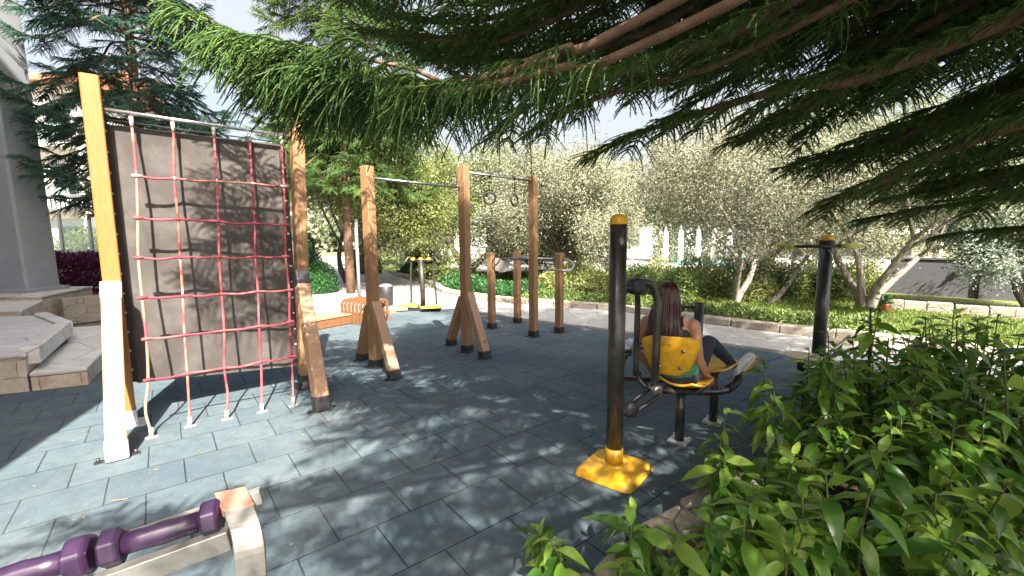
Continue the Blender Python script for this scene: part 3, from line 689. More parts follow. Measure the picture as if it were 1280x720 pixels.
# ------------------------------------------------------------------ stone terrace and steps on the left
tz = 0.45
t = thing('stone_steps', (-5.6, 5.2, 0), 'pale stone terrace steps with rough tan faces beside the grey building', 'steps')
def slab(poly, z0, z1):
    f = MB(); f.prism(poly, z0, z1 - 0.05); f.build('riser', M['step_face'], t, bevel=0.012)
    c = sum(p[0] for p in poly) / len(poly), sum(p[1] for p in poly) / len(poly)
    q = [(p[0] + (p[0] - c[0]) * 0.008, p[1] + (p[1] - c[1]) * 0.008) for p in poly]
    s = MB(); s.prism(q, z1 - 0.048, z1); s.build('tread', M['step_top'], t, bevel=0.012)
slab([(-5.42, 4.84), (-4.97, 5.04), (-5.6, 6.0), (-6.7, 7.75), (-7.6, 7.4), (-6.45, 6.3), (-5.95, 5.55)], 0, 0.22)
slab([(-12, 2.6), (-5.43, 4.82), (-5.98, 5.55), (-6.5, 6.25), (-7.9, 7.3), (-13.5, 6.7)], 0, tz)
slab([(-14, 6.72), (-8.2, 7.32), (-9.1, 8.5), (-14, 8.3)], 0, tz + 0.09)
slab([(-15, 8.32), (-9.12, 8.52), (-9.7, 10.2), (-15, 10.0)], 0, tz + 0.18)
mb = MB(); mb.beam((-5.46, 4.9, 0.40), (-6.6, 6.42, 0.40), 0.17, 0.2); mb.beam((-6.6, 6.45, 0.40), (-7.85, 7.3, 0.40), 0.17, 0.2)
mb.build('edge_stone', M['step_top'], t, bevel=0.02)
course('low_stone_wall', [(-9.0, 8.75, 0), (-8.6, 9.6, 0), (-8.9, 10.7, 0)], 0.26, 0.55, 0, M['wall_stone'], (0.5, 0.9), 9, kind='thing')
tag(bpy.data.objects['low_stone_wall'], 'low pale stone wall between the steps and the grass strip', 'stone wall')
sheet_obj('terrace', [(-30, 10.4), (-9.0, 10.6), (-7.7, 9.6), (-8.6, 14.3), (-14.5, 15.2), (-30, 16)], 0.16, M['path'], thick=0.2)

# ------------------------------------------------------------------ grey building with glazed front and a shading wing
t = thing('grey_building', (-10.5, 7, 0), 'grey modern building with tall dark glazing and a broad grey column', 'building')
m = MB(); cb = (-10.2, 9.35)
m.beam((cb[0], cb[1], 0.55), (cb[0] - 0.15, cb[1], 8.5), 0.62, 0.7); m.build('column', M['column_grey'], t, bevel=0.01)
m = MB(); m.box((cb[0] + 0.03, cb[1] - .02, 0.66), (0.8, 0.86, 0.1)); m.build('column_base', M['column_grey'], t, bevel=0.01)
# glass facade running towards the camera from the column
fa, fb = Vector((-10.6, 9.2, 0.7)), Vector((-9.3, 1.2, 0.7))
d = (fb - fa).normalized(); nn = Vector((d.y, -d.x, 0)); L = (fb - fa).length
gl = MB(); gl.beam(fa + Vector((0, 0, 3.6)) - nn * 0.0, fb + Vector((0, 0, 3.6)), 0.03, 7.2, Vector((0, 0, 1))); gl.build('glazing', M['glass'], t)
mm = MB()
for i in range(9):
    p = fa + d * (L * i / 8); mm.box(p + Vector((0.05, 0, 3.7)), (0.09, 0.08, 7.4), math.atan2(d.y, d.x))
for z in (0.05, 1.0, 2.15, 3.3, 4.5, 5.8, 7.2): mm.beam(fa + Vector((0.05, 0, z)), fb + Vector((0.05, 0, z)), 0.075, 0.075)
mm.build('mullions', M['render_dark'], t)
m = MB(); m.beam(fa + Vector((-.25, 0, 8.0)), fb + Vector((-.25, 0, 8.0)), 0.9, 1.5); m.build('fascia', M['column_grey'], t, bevel=0.01)
m = MB(); m.box((-12.2, 5, 4.6), (3.6, 8, 8.4)); m.build('wall', M['column_grey'], t)
t = thing('building_wing', (-8, -5, 0), 'grey wall of the building wing that shades the left of the playground', 'building')
m = MB(); m.box((-8.15, -5.0, 8.0), (11.7, 8.0, 16)); m.build('wall', M['column_grey'], t)
m = MB(); m.box((-8.15, -5.0, 16.15), (12.0, 8.3, 0.3)); m.build('roof', M['render_dark'], t)
w_ = m
for i in range(3):
    f_ = MB(); f_.box((-12.2 + 3.6 * i, -0.98, 2.2), (1.8, 0.06, 2.4)); fo = f_.build('window', M['render_dark'], t)
    f_ = MB(); f_.box((-12.2 + 3.6 * i, -0.94, 2.2), (1.6, 0.04, 2.2)); f_.build('pane', M['glass'], fo)

# purple hedge, glazed fence and far building behind it
def hedge(name, a, b, w, z0, h, n, ls, mat, seed, label, lw=0.45):
    r = np.random.default_rng(seed); a, b = np.array(a, float), np.array(b, float); u = r.random(n); d = (b - a) / np.linalg.norm(b - a); sd = np.array([d[1], -d[0]])
    f = r.integers(0, 3, n); v = r.uniform(-1, 1, n); z = r.random(n)
    v = np.where(f == 0, 1 - 0.15 * r.random(n), np.where(f == 1, v, v)); z = np.where(f == 1, 1 - 0.12 * r.random(n), z)
    P = np.column_stack([a + (b - a) * u[:, None] + sd * (v * w / 2)[:, None] , z0 + z * h * (0.93 + 0.07 * np.sin(u * 40))]); P += r.normal(size=P.shape) * ls * .5
    D = nrm(r.normal(size=P.shape) + [0, 0, .4]); fm = FM(); flat_leaves(fm, P, D, rdir(n, r), ls * (0.6 + .8 * r.random(n)), ls * lw)
    t = thing(name, (a[0], a[1], z0), label, 'hedge'); fm.build('foliage', mat, t)
    s = MB()
    for i in range(14):
        p = a + (b - a) * (i + .5) / 14; s.tube([Vector((p[0], p[1], z0)), Vector((p[0] + .05, p[1], z0 + h * .8))], 0.012, 5)
    s.build('stems', M['twig'], t); return t
hedge('purple_hedge', (-13.6, 12.5), (-7.9, 12.1), 0.8, 0.16, 1.15, 19000, 0.10, L_['purple'], 8, 'clipped hedge of purple leaves behind the stone terrace')
t = thing('glass_fence', (-12, 13.8, 0.16), 'fence of pale posts and greenish glass panels behind the purple hedge', 'fence')
for i in range(10):
    x = -15 + i * 0.92; m = MB(); m.box((x, 14.0, 1.35), (0.07, 0.07, 2.3)); m.build('post', M['column_grey'], t)
    if i < 9: m = MB(); m.box((x + .46, 14.0, 1.4), (0.8, 0.02, 1.9)); m.build('panel', M['rail_glass'], t)
for z in (2.62, 3.02): m = MB(); m.beam((-15.2, 14, z), (-6.4, 14, z), 0.1, 0.12); m.build('rail', M['white_wall'], t)
m = MB()
for i in range(60): m.box((-15 + i * .145, 14, 2.82), (0.025, 0.03, 0.34))
m.build('balusters', M['column_grey'], t)

t = thing('white_house', (-24, 24, 0), 'white house with an orange tiled roof edge behind the dark tree on the left', 'house')
m = MB(); m.box((-24.2, 25, 4.6), (7, 6, 9.2)); m.build('wall', M['white_wall'], t)
for i in range(4):
    for z in (1.6, 4.6, 7.2):
        f_ = MB(); f_.box((-26.8 + 1.75 * i, 21.99, z), (1.1, 0.1, 1.5)); fo = f_.build('window', M['render_dark'], t)
        f_ = MB(); f_.box((-26.8 + 1.75 * i, 21.93, z), (0.95, 0.04, 1.35)); f_.build('pane', M['glass'], fo)
m = MB(); m.add([(-28.2, 21.3, 9.2), (-20.3, 21.3, 9.2), (-20.3, 25, 10.6), (-28.2, 25, 10.6), (-28.2, 28.5, 9.2), (-20.3, 28.5, 9.2), (-28.2, 21.3, 9.0), (-20.3, 21.3, 9.0), (-28.2, 28.5, 9.0), (-20.3, 28.5, 9.0)], [(0, 1, 2, 3), (3, 2, 5, 4), (6, 7, 1, 0), (6, 8, 9, 7), (8, 4, 5, 9), (1, 7, 9, 5, 2), (0, 3, 4, 8, 6)])
m.build('roof', M['roof_tile'], t)
for z in (3.2, 6.1):
    m = MB(); m.box((-24.2, 21.6, z), (6.9, 0.8, 0.16)); m.build('balcony', M['white_wall'], t)
    m = MB(); m.box((-24.2, 21.25, z + .5), (6.9, 0.04, 0.85)); m.build('balustrade', M['rail_glass'], t)

# ------------------------------------------------------------------ right: garden wall, low stone wall, pool bar
a, b_ = Y(1108, 388, 12.6), Y(1300, 428, 10.0)
t = thing('garden_wall', (a.x, a.y, -0.3), 'plain grey rendered garden wall with darker piers behind the lawn', 'wall')
za = -0.25
wa, wb = Vector((a.x, a.y, 0)), Vector((b_.x + 1.5, b_.y - 0.6, 0)); wd = (wb - wa).normalized()
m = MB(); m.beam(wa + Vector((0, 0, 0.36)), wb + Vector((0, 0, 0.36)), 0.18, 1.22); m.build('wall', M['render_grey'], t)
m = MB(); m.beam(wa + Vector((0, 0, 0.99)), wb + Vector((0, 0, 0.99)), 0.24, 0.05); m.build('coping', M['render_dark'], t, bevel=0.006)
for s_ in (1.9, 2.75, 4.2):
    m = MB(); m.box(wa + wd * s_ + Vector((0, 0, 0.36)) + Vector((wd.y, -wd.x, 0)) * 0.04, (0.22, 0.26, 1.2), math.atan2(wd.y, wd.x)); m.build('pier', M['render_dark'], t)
m = MB(); lp = wa + wd * 1.35 + Vector((wd.y, -wd.x, 0)) * 0.12 + Vector((0, 0, 0.62)); m.box(lp, (0.1, 0.06, 0.12), math.atan2(wd.y, wd.x)); m.tube([lp + Vector((wd.y, -wd.x, 0)) * .03, lp + Vector((wd.y, -wd.x, 0)) * .09 + Vector((0, 0, -.05))], 0.03, 8)
m.build('wall_lamp', M['rubber'], t)
course('low_stone_wall', [(8.3, 9.9, 0), (9.1, 9.2, 0), (10.1, 8.3, 0), (11.6, 7.1, 0)], 0.26, 0.24, -0.02, M['wall_stone'], (0.3, 0.5), 12, kind='thing')
tag(bpy.data.objects['low_stone_wall.001'], 'low rubble stone retaining wall in front of the grey garden wall', 'stone wall')
t = thing('pool_bar', (12.5, 19, 0), 'low white flat-roofed pool bar seen beyond the garden trees', 'building')
m = MB(); m.box((14.6, 20.4, 0.75), (6.4, 2.4, 1.5)); m.build('wall', M['white_wall'], t)
m = MB(); m.box((14.2, 20.1, 1.72), (8.2, 3.6, 0.22)); m.build('roof', M['white_wall'], t, bevel=0.02)
m = MB(); m.box((14.6, 19.17, 0.95), (5.2, 0.08, 0.7)); m.build('opening', M['render_dark'], t)
for x in (10.6, 12.4, 17.8): m = MB(); m.box((x, 18.5, 0.82), (0.12, 0.12, 1.6)); m.build('post', M['white_wall'], t)
t = thing('white_villa', (2, 44, 0), 'long white villa glimpsed between the olive crowns beyond the pool terrace', 'building')
m = MB(); m.box((6, 45, 1.5), (34, 4, 3.0)); m.build('wall', M['white_wall'], t)
m = MB(); m.box((6, 45, 3.15), (35, 5, 0.3)); m.build('roof', M['white_wall'], t)
for i in range(11): m = MB(); m.box((-9.5 + 3.1 * i, 42.95, 1.7), (1.3, 0.12, 1.6)); m.build('window', M['rail_glass'], t)

# bollards of closed parasols on the terrace
def parasol():
    t = thing('closed_parasol', (0, 0, 0), 'closed white parasol standing on the far pool terrace', 'parasol', 'closed white parasols by the pool')
    m = MB(); m.tube([(0, 0, 0), (0, 0, 2.05)], 0.025, 8); m.build('pole', M['white_cloth'], t)
    m = MB(); m.lathe([(0.26, 0), (0.26, 0.06), (0.05, 0.1)], (0, 0, 0), n=16); m.build('base', M['deck'], t)
    m = MB(); prof = [(0.03, 0), (0.15, 0.02), (0.15, 0.45), (0.12, 0.7), (0.14, 1.1), (0.10, 1.45), (0.02, 1.6)]
    m.lathe(prof, (0, 0, 0.35), n=10); m.build('canopy', M['white_cloth'], t); return t
pp = [(745, 21), (832, 23), (851, 21.5), (873, 24), (893, 22), (912, 22.6), (938, 21.4), (978, 23), (1003, 22)]
base = parasol(); lab = ['leftmost, alone past the black pole', 'second from the left, left of the woman', 'third from the left', 'fourth from the left', 'in the middle of the row', 'sixth from the left', 'third from the right', 'second from the right', 'rightmost, beside the bent trunk']
for i, (px, yy) in enumerate(pp):
    q = Y(px, 300, yy); l = 'closed white parasol on the far pool terrace, ' + lab[i]
    if i == 0: base.location = (q.x, q.y, 0.05); base['label'] = l; o = base
    else: o = dup(base, (q.x, q.y, 0.05), 0.3 * i, l)

# edging stones of the planting bed at the right front
t = thing('bed_edging', (1.5, 2.6, 0), 'rough pale edging stones along the front planting bed', 'edging')
r = random.Random(4); C = polyline([(-0.2, 1.1, 0), (0.3, 1.72, 0), (0.81, 2.2, 0), (1.45, 2.62, 0), (2.09, 3.06, 0), (2.9, 3.75, 0), (3.9, 4.25, 0), (5.2, 3.9, 0), (6.4, 3.0, 0)], 200)
seg = np.linalg.norm(np.diff(C, axis=0), axis=1); s = np.concatenate([[0], np.cumsum(seg)]); dd = 0
while dd < s[-1] - .3:
    l = r.uniform(0.26, 0.42); p = [np.interp(dd + l / 2, s, C[:, k]) for k in (0, 1)]; q = [np.interp(dd + l / 2 + .02, s, C[:, k]) for k in (0, 1)]
    m = MB(); m.box((p[0] + r.uniform(-.02, .02), p[1] + r.uniform(-.02, .02), 0.06), (l - 0.02, r.uniform(.16, .22), r.uniform(.13, .19)), math.atan2(q[1] - p[1], q[0] - p[0]) + r.uniform(-.08, .08))
    m.build('stone', M['kerb'], t, bevel=0.028); dd += l
sheet_obj('planting_bed', [(-0.05, 1.0), (0.4, 1.68), (0.9, 2.12), (1.5, 2.52), (2.15, 2.95), (3.0, 3.65), (3.9, 4.12), (5.1, 3.8), (7, 2.6), (7, -3), (0.2, -3)], 0.07, M['soil'])
# ------------------------------------------------------------------ climbing frame with rope net
PA, PB = Vector((-3.515, 3.888, 0)), Vector((-2.365, 4.915, 0))
fu = (PB - PA).normalized(); fn = Vector((fu.y, -fu.x, 0)); fr = math.atan2(fu.y, fu.x)
UPV = Vector((0, 0, 1))
t = thing('climbing_frame', (PA + PB) / 2, 'tall timber climbing frame with red rope net in front of a brown board', 'climbing frame')
frame_t = t
for k, (P, top) in enumerate(((PA, 3.06), (PB, 2.95))):
    m = MB(); m.beam(P + UPV * 0.13, P + UPV * top + fu * (.075 * k), 0.125, 0.125, fn, 0.008)
    o = m.build('post', M['lit_post_wood' if k == 0 else 'post_wood'], t)  # left post carries its sunlight in the wood colour
    m = MB(); m.box(P + UPV * 0.085, (0.135, 0.135, 0.15), fr); m.box(P + UPV * 0.014 + UPV * .004, (0.24, 0.24, 0.012), fr); m.build('shoe', M['plate' if k == 0 else 'shoe'], o, bevel=0.003)  # left shoe in pale metal: sunlight put into its colour
    S = (Vector((-3.07, 3.27, 0)) if k == 0 else Vector((-1.89, 4.215, 0)))
    hd = Vector((S.x - P.x, S.y - P.y, 0)).normalized()
    a = S + UPV * 0.13; b = P + UPV * 1.30 + hd * 0.115
    dr = (b - a).normalized()
    m = MB(); m.beam(a, b, 0.13, 0.13, fn, 0.008); o = m.build('brace', M['pale_wood'], t); o['label'] = 'pale sunlit brace' if k == 0 else 'tan brace'
    m = MB(); m.beam(S + UPV * 0.012, a + dr * 0.03, 0.142, 0.142, fn); m.build('shoe', M['shoe'] if k else M['plate'], o, bevel=0.003)  # paler metal at the left brace, sunlight set in the colour
    m = MB()
    for sx in (-1, 1):
        m.tube([S + fu * 0.11 * sx + UPV * .012, S + fu * 0.11 * sx + UPV * .05], 0.012, 8); m.box(S + fu * 0.1 * sx + UPV * .018, (0.07, 0.05, 0.008), fr)
    build_each(m, 'anchor_bolt', M['shoe'], o)
    m = MB(); m.beam(b - dr * 0.14, b + dr * 0.02, 0.14, 0.14, fn); m.build('bracket', M['plate'] if k == 0 else M['shoe'], o, bevel=0.003)  # left bracket takes the pale metal as its sunlit tone
TB = 2.80
m = MB(); m.tube([PA + UPV * TB, PB + UPV * (TB - 0.02)], 0.017, 12); m.build('top_bar', M['steel'], t)
m = MB(); m.tube([PA + UPV * (TB - .07) - fn * .05, PB + UPV * (TB - .09) - fn * .05], 0.006, 8); m.build('cable', M['dull_steel'], t)
# board behind the net
bo = -0.115
c0 = PA + fu * 0.02 + fn * bo; c1 = PB - fu * 0.02 + fn * bo; wl = (c1 - c0).length
m = MB(); m.sheet([(0.075, 0.36), (wl - 0.05, 0.24), (wl - 0.05, 2.70), (0.075, 2.70)], c0, fu, UPV, 0.012); bd = m.build('board', M['panel'], t, bevel=0.003)
m = MB(); m.sheet([(-0.01, 0.40), (0.085, 0.37), (0.085, 2.69), (-0.01, 2.69)], c0 + fn * 0.014, fu, UPV, 0.014); m.sheet([(wl - 0.07, 0.24), (wl + 0.0, 0.23), (wl + 0.0, 2.66), (wl - 0.07, 2.66)], c0 + fn * 0.014, fu, UPV, 0.014)
build_each(m, 'edge_strip', M['panel_edge'], bd)
m = MB()
for i in range(13):
    z = 0.5 + i * 0.178
    for x in (0.045, wl - 0.035): m.tube([c0 + fu * x + UPV * z + fn * 0.018, c0 + fu * x + UPV * z + fn * 0.034], 0.011, 8)
build_each(m, 'bolt', M['plate'], bd)
# rope net: fixed to the bar above and to the ground in front
tops = [Y(165, 145, 4.05), Y(215, 150, 4.05), Y(265, 153, 4.05), Y(311, 165, 4.05), Y(352, 170, 4.05)]
gnds = [G(190, 549), G(238, 535), G(284, 526), G(328, 517), G(367, 509)]
barpos = []
for i, (px, py) in enumerate(((163, 140), (215, 147), (266, 153), (311, 159), (351, 165))):
    dd_ = ray(px, py); tt = ((np.array(PA) - _C) @ np.array(fn)) / (dd_ @ np.array(fn)); p = Vector(_C + dd_ * tt); p.z = TB - 0.012 - 0.02 * (p - PA).length / wl; barpos.append(p)
rows = [(172, 220, 357, 233), (175, 272, 358, 281), (178, 322, 361, 320), (182, 372, 362, 362), (185, 424, 363, 402), (190, 474, 364, 445)]
rr = random.Random(2); knots = [[None] * 5 for _ in rows]; fr_ = []
for j, (x0, y0, x1, y1) in enumerate(rows):
    for i in range(5):
        # height fraction measured on each vertical rope
        u = (i + (0.0)) / 4; py = y0 + (y1 - y0) * u
        ta, tb = barpos[i], gnds[i]
        best = None
        for q in range(401):
            f = q / 400; p = ta.lerp(tb, f); dv = np.array(p) - _C; yy = 360 - FPX * (dv @ _U) / (dv @ _fw)
            if best is None or abs(yy - py) < best[0]: best = (abs(yy - py), f)
        knots[j][i] = ta.lerp(tb, best[1]) + fu * rr.uniform(-.012, .012) + fn * rr.uniform(-.01, .01)
cl_ = []
for i in range(5):
    pts = [barpos[i] + UPV * 0.0, barpos[i] - UPV * .08] + [knots[j][i] for j in range(6)]
    last = knots[5][i]; pts += [last.lerp(gnds[i], 0.5) + fu * (-0.03 if i == 0 else 0.015 if i == 2 else 0.0), gnds[i] + UPV * 0.06]
    C = polyline(pts, 60); m = MB(); m.tube([Vector(c) for c in C], 0.0108, 8)
    rp = m.build('climbing_rope', M['rope_faded' if i in (0, 1) else 'rope_red'], t); 
    m = MB(); m.tube([gnds[i] + UPV * 0.012, gnds[i] + UPV * 0.1], 0.017, 8); m.tube([barpos[i] + UPV * 0.02, barpos[i] - UPV * 0.07], 0.016, 8)
    m.box(gnds[i] + UPV * .018, (.09, .04, .008), fr); build_each(m, 'end_fitting', M['rope_clip'], rp)
for j in range(6):
    pts = []
    for i in range(5):
        pts.append(knots[j][i] + fn * 0.012)
        if i < 4: pts.append(knots[j][i].lerp(knots[j][i + 1], .5) + fn * .012 - UPV * rr.uniform(0.0, 0.018))
    C = polyline(pts, 40); m = MB(); m.tube([Vector(c) for c in C], 0.0108, 8); rp = m.build('cross_rope', M['rope_faded' if j in (0,) else 'rope_red'], t)
    m = MB()
    for i in range(5): m.ball(knots[j][i] + fn * .006, 0.019, 10, 6)
    for i in (0, 4): m.tube([knots[j][i] + fn * .012 - fu * .035, knots[j][i] + fn * .012 + fu * .035], 0.014, 8)
    build_each(m, 'rope_clamp', M['rope_clip'] if j < 1 else M['rope_red'], rp)

# ------------------------------------------------------------------ pull-up station: three tall posts, bar, ring bar
P1, P2, P3 = G(470, 459), G(584, 440), G(667, 421)
t = thing('pull_up_station', (P1 + P2 + P3) / 3, 'timber pull-up station of three tall posts joined by steel bars', 'pull-up bars')
def tall_post(P, top, w, rz, braces, name='post', mt='post_wood'):
    ax = Vector((math.cos(rz), math.sin(rz), 0)); m = MB(); m.beam(P + UPV * 0.1, P + UPV * top, w, w, ax, 0.008); o = m.build(name, M[mt], t)
    m = MB(); m.box(P + UPV * .062, (w + .012, w + .012, .1), rz + math.pi / 2); m.box(P + UPV * .017, (w + .1, w + .1, .01), rz); m.build('shoe', M['shoe'], o, bevel=.003)
    for B, zt in braces:
        hd = Vector((B.x - P.x, B.y - P.y, 0)).normalized(); b = P + UPV * zt + hd * w * .62; a = B + UPV * .1; dr = (b - a).normalized()
        m = MB(); m.beam(a, b, w * .95, w * .95, Vector((-hd.y, hd.x, 0)), 0.008); bo_ = m.build('brace', M[mt if zt < .84 else 'pale_wood'], t)
        m = MB(); m.beam(B + UPV * .012, a + dr * .02, w + .01, w + .01, Vector((-hd.y, hd.x, 0)))
        sd = Vector((-hd.y, hd.x, 0))
        for sx in (-1, 1): m.tube([B + sd * sx * .1 + UPV * .01, B + sd * sx * .1 + UPV * .045], .011, 8); m.box(B + sd * sx * .09 + UPV * .018, (.05, .06, .008), math.atan2(sd.y, sd.x))
        m.build('shoe', M['shoe'], bo_, bevel=.002)
tall_post(P1, 2.58, .125, R_(60), [(G(453, 451), .80), (G(493, 475), .86)])
tall_post(P2, 2.68, .125, R_(55), [(G(564, 432), .80), (G(606, 449), .88)])
tall_post(P3, 2.66, .12, R_(50), [])
m = MB(); m.tube([P1 + UPV * 2.44, P2 + UPV * 2.38], 0.017, 12); m.build('pull_up_bar', M['dull_steel'], t)
m = MB(); m.tube([P2 + UPV * 2.60, P3 + UPV * 2.58], 0.017, 12); rb = m.build('ring_bar', M['dull_steel'], t)
def ring(f, label):
    c = P2.lerp(P3, f) + UPV * 2.60
    t2 = thing('gymnastic_ring', c, label, 'gymnastic ring', 'pair of gymnastic rings')
    zc = 2.26; R0 = .088
    m = MB(); m.tube([c + UPV * -.012, (c.x, c.y, zc + R0 + .012)], .006, 8); m.tube([c + UPV * .02, c - UPV * .03], .024, 10); m.build('strap', M['rubber'], t2)
    a = R_(10) if f < .5 else R_(55); dx = Vector((math.cos(a), math.sin(a), 0)); pts = [Vector((c.x, c.y, zc)) + dx * math.cos(q * math.pi / 16) * R0 + UPV * math.sin(q * math.pi / 16) * R0 for q in range(33)]
    m = MB(); m.tube(pts, .0145, 10); m.build('ring', M['rubber'], t2)
ring(.34, 'left black gymnastic ring hanging between the second and third tall posts')
ring(.70, 'right gymnastic ring, turned edge-on, nearer the third tall post')

# ------------------------------------------------------------------ dip bars: three short posts
D1, D2, D3 = G(615, 411), G(647, 404), G(699, 416)
t = thing('dip_station', (D1 + D2 + D3) / 3, 'low timber dip station of three short posts with steel bars and a grey plate', 'dip bars')
for P in (D1, D2, D3): tall_post(P, 1.40, .115, R_(50), [])
h = 1.30
m = MB(); m.tube([D1 + UPV * h, D3 + UPV * h], .019, 10); m.build('bar', M['dull_steel'], t)
q1 = D2.lerp(D3, .2); dv = (D3 - D2).normalized()
m = MB(); C = polyline([D2 + UPV * h, D2.lerp(D3, .38) + UPV * h, D2.lerp(D3, .5) + UPV * (h - .15) + Vector((-.1, -.25, 0)), D3 + Vector((-.05, -.38, h - .17)), D3 + Vector((.16, -.36, h - .16)), D3 + Vector((.2, -.2, h - .06)), D3 + Vector((.06, 0, h + .01))], 40)
m.tube([Vector(c) for c in C], .017, 10); m.build('bent_bar', M['steel'], t)
m = MB(); c = D1 + Vector((.21, -.06, 1.17)); m.sheet([(-.14, .13), (.12, .13), (.14, .02), (.08, -.1), (-.02, -.13), (-.14, -.08)], c, (1, .12, 0), UPV, .012); m.build('plate', M['grey_plate'], t, bevel=.003)

# ------------------------------------------------------------------ machines
def bolted_plate(m, P, s, rz): 
    m.box(P + UPV * .019, (s, s, .012), rz)
    for i in range(4):
        a = rz + math.pi / 4 + i * math.pi / 2; m.tube([P + Vector((math.cos(a), math.sin(a), 0)) * s * .58 + UPV * .013, P + Vector((math.cos(a), math.sin(a), 0)) * s * .58 + UPV * .04], .012, 8)

# leg press
PP = Vector((0.72, 3.01, 0))
t = thing('leg_press_machine', PP, 'black and yellow outdoor leg press with the tall near pole on a yellow square base', 'exercise machine')
m = MB(); m.tube([PP + UPV * .05, PP + UPV * 1.775], .0585, 28); m.build('pole', M['black_paint'], t)
m = MB(); m.lathe([(.0605, 0), (.0605, .012), (.058, .03), (.05, .05), (.034, .066), (.001, .072)], PP + UPV * 1.77, n=28); m.build('cap', M['yellow'], t)
# rounded square base cover with concentric steps
def rsq(s, r_, n=7):
    out = []
    for q in range(4):
        cx = (s - r_) * (1 if q in (0, 3) else -1); cy = (s - r_) * (1 if q < 2 else -1)
        for k in range(n):
            a = math.pi / 2 * q + math.pi / 2 * k / (n - 1); out.append((cx + r_ * math.cos(a), cy + r_ * math.sin(a)))
    return out
vs = []; fs = []; lev = [(.212, .05, .012), (.218, .055, .018), (.216, .055, .030), (.205, .055, .052), (.190, .055, .064), (.150, .07, .070), (.145, .08, .074), (.120, .09, .077), (.115, .095, .082), (.093, .088, .085), (.088, .084, .092), (.063, .062, .094)]
ca, sa = math.cos(R_(52)), math.sin(R_(52)); nn_ = 28
for s_, r_, z in lev:
    for x, y in rsq(s_, min(r_, s_ - .001)): vs.append((PP.x + x * ca - y * sa, PP.y + x * sa + y * ca, z))
for i in range(len(lev) - 1):
    for k in range(nn_): j = (k + 1) % nn_; fs.append((i * nn_ + k, i * nn_ + j, i * nn_ + nn_ + j, i * nn_ + nn_ + k))
fs.append(tuple(reversed(range(nn_))))
m = MB(); m.add(vs, fs, True); o = m.build('base_cover', M['yellow'], t)
em = o.modifiers.new('crease', 'EDGE_SPLIT'); em.split_angle = R_(45)
m = MB(); m.tube([PP + UPV * .08, PP + UPV * .20], .0615, 28); m.build('collar', M['yellow'], t)
B1, B2 = Vector((.885, 3.14, 1.335)), Vector((.85, 3.13, .435))
for B in (B1, B2):
    m = MB(); ax = Vector((.79, .61, 0)).normalized(); m.lathe([(.02, -.065), (.05, -.06), (.062, -.04), (.062, .03), (.05, .05), (.02, .055)], B, Vector((.3, -.95, 0)), 20); m.tube([Vector((PP.x, PP.y, B.z)), B], .03, 12); m.build('bearing', M['rubber'], t)
arm = [B1 + Vector((.02, .03, 0)), Vector((.95, 3.19, 1.36)), Vector((1.02, 3.22, 1.33)), Vector((1.065, 3.23, 1.22)), Vector((1.07, 3.23, 1.05)), Vector((1.07, 3.23, .8)), Vector((1.065, 3.24, .56))]
m = MB(); m.tube([Vector(c) for c in polyline(arm, 40)], .029, 16); m.build('swing_arm', M['black_paint'], t)
arm2 = [B1 + Vector((-.02, .12, -.02)), Vector((.92, 3.30, 1.32)), Vector((.96, 3.36, 1.2)), Vector((.965, 3.38, .95)), Vector((.97, 3.4, .6))]
m = MB(); m.tube([Vector(c) for c in polyline(arm2, 30)], .022, 12); m.build('swing_arm', M['black_paint'], t)
m = MB(); m.tube([B2 + Vector((0, .03, .02)), Vector((1.07, 3.27, .555))], .017, 12); m.tube([B2 + Vector((.03, -.03, -.02)), Vector((1.12, 3.22, .51))], .017, 12); build_each(m, 'link_arm', M['black_paint'], t)
m = MB(); m.lathe([(.02, -.05), (.036, -.045), (.036, .045), (.02, .05)], (1.07, 3.235, .545), Vector((.3, -.95, 0)), 16); m.build('joint', M['steel'], t)
F = Vector((.68, .73, 0)).normalized(); S = Vector((.73, -.68, 0)).normalized()
SB = G(849, 553); sc_ = Vector((1.37, 3.47, 0.53))
m = MB(); m.tube([SB + UPV * .02, Vector((SB.x, SB.y, .47))], .038, 16); m.build('seat_post', M['black_paint'], t)
m = MB(); bolted_plate(m, SB, .15, R_(50)); m.build('foot_plate', M['plate'], t)
# U-shaped rail under the seat sweeping up to the foot rest
rail = [Vector((.99, 3.42, .62)), Vector((1.0, 3.36, .56)), Vector((1.08, 3.33, .51)), Vector((1.25, 3.38, .475)), Vector((1.45, 3.45, .44)), Vector((1.68, 3.58, .385)), Vector((1.86, 3.71, .365)), Vector((1.99, 3.82, .39)), Vector((2.075, 3.905, .46))]
m = MB(); m.tube([Vector(c) for c in polyline(rail, 44)], .026, 14); m.build('rail', M['black_paint'], t)
m = MB(); C = polyline(rail, 44)[32:41]; m.tube([Vector(c) for c in C], .034, 14); m.build('rail_sleeve', M['rubber'], t)
rail2 = [p + Vector((-.22, .30, 0)) for p in rail]
m = MB(); m.tube([Vector(c) for c in polyline(rail2[2:], 40)], .022, 12); m.build('rail', M['black_paint'], t)
for off in (Vector((0, 0, 0)), Vector((-.215, .285, .05))):
    c = Vector((2.14, 3.935, .515)) + off; dz = Vector((.62, .135, .75)).normalized(); nz = Vector((.71, .29, -.64)).normalized(); sx = dz.cross(nz).normalized()
    m = MB(); m.sheet([(-.045, -.10), (.045, -.10), (.05, .09), (.03, .11), (-.03, .11), (-.05, .09)], c, sx, dz, .022)
    for k in range(5): m.beam(c - dz * (.07 - .035 * k) - sx * .035 - nz * .012, c - dz * (.07 - .035 * k) + sx * .035 - nz * .012, .008, .006)
    m.build('pedal', M['yellow'], t, bevel=.004)
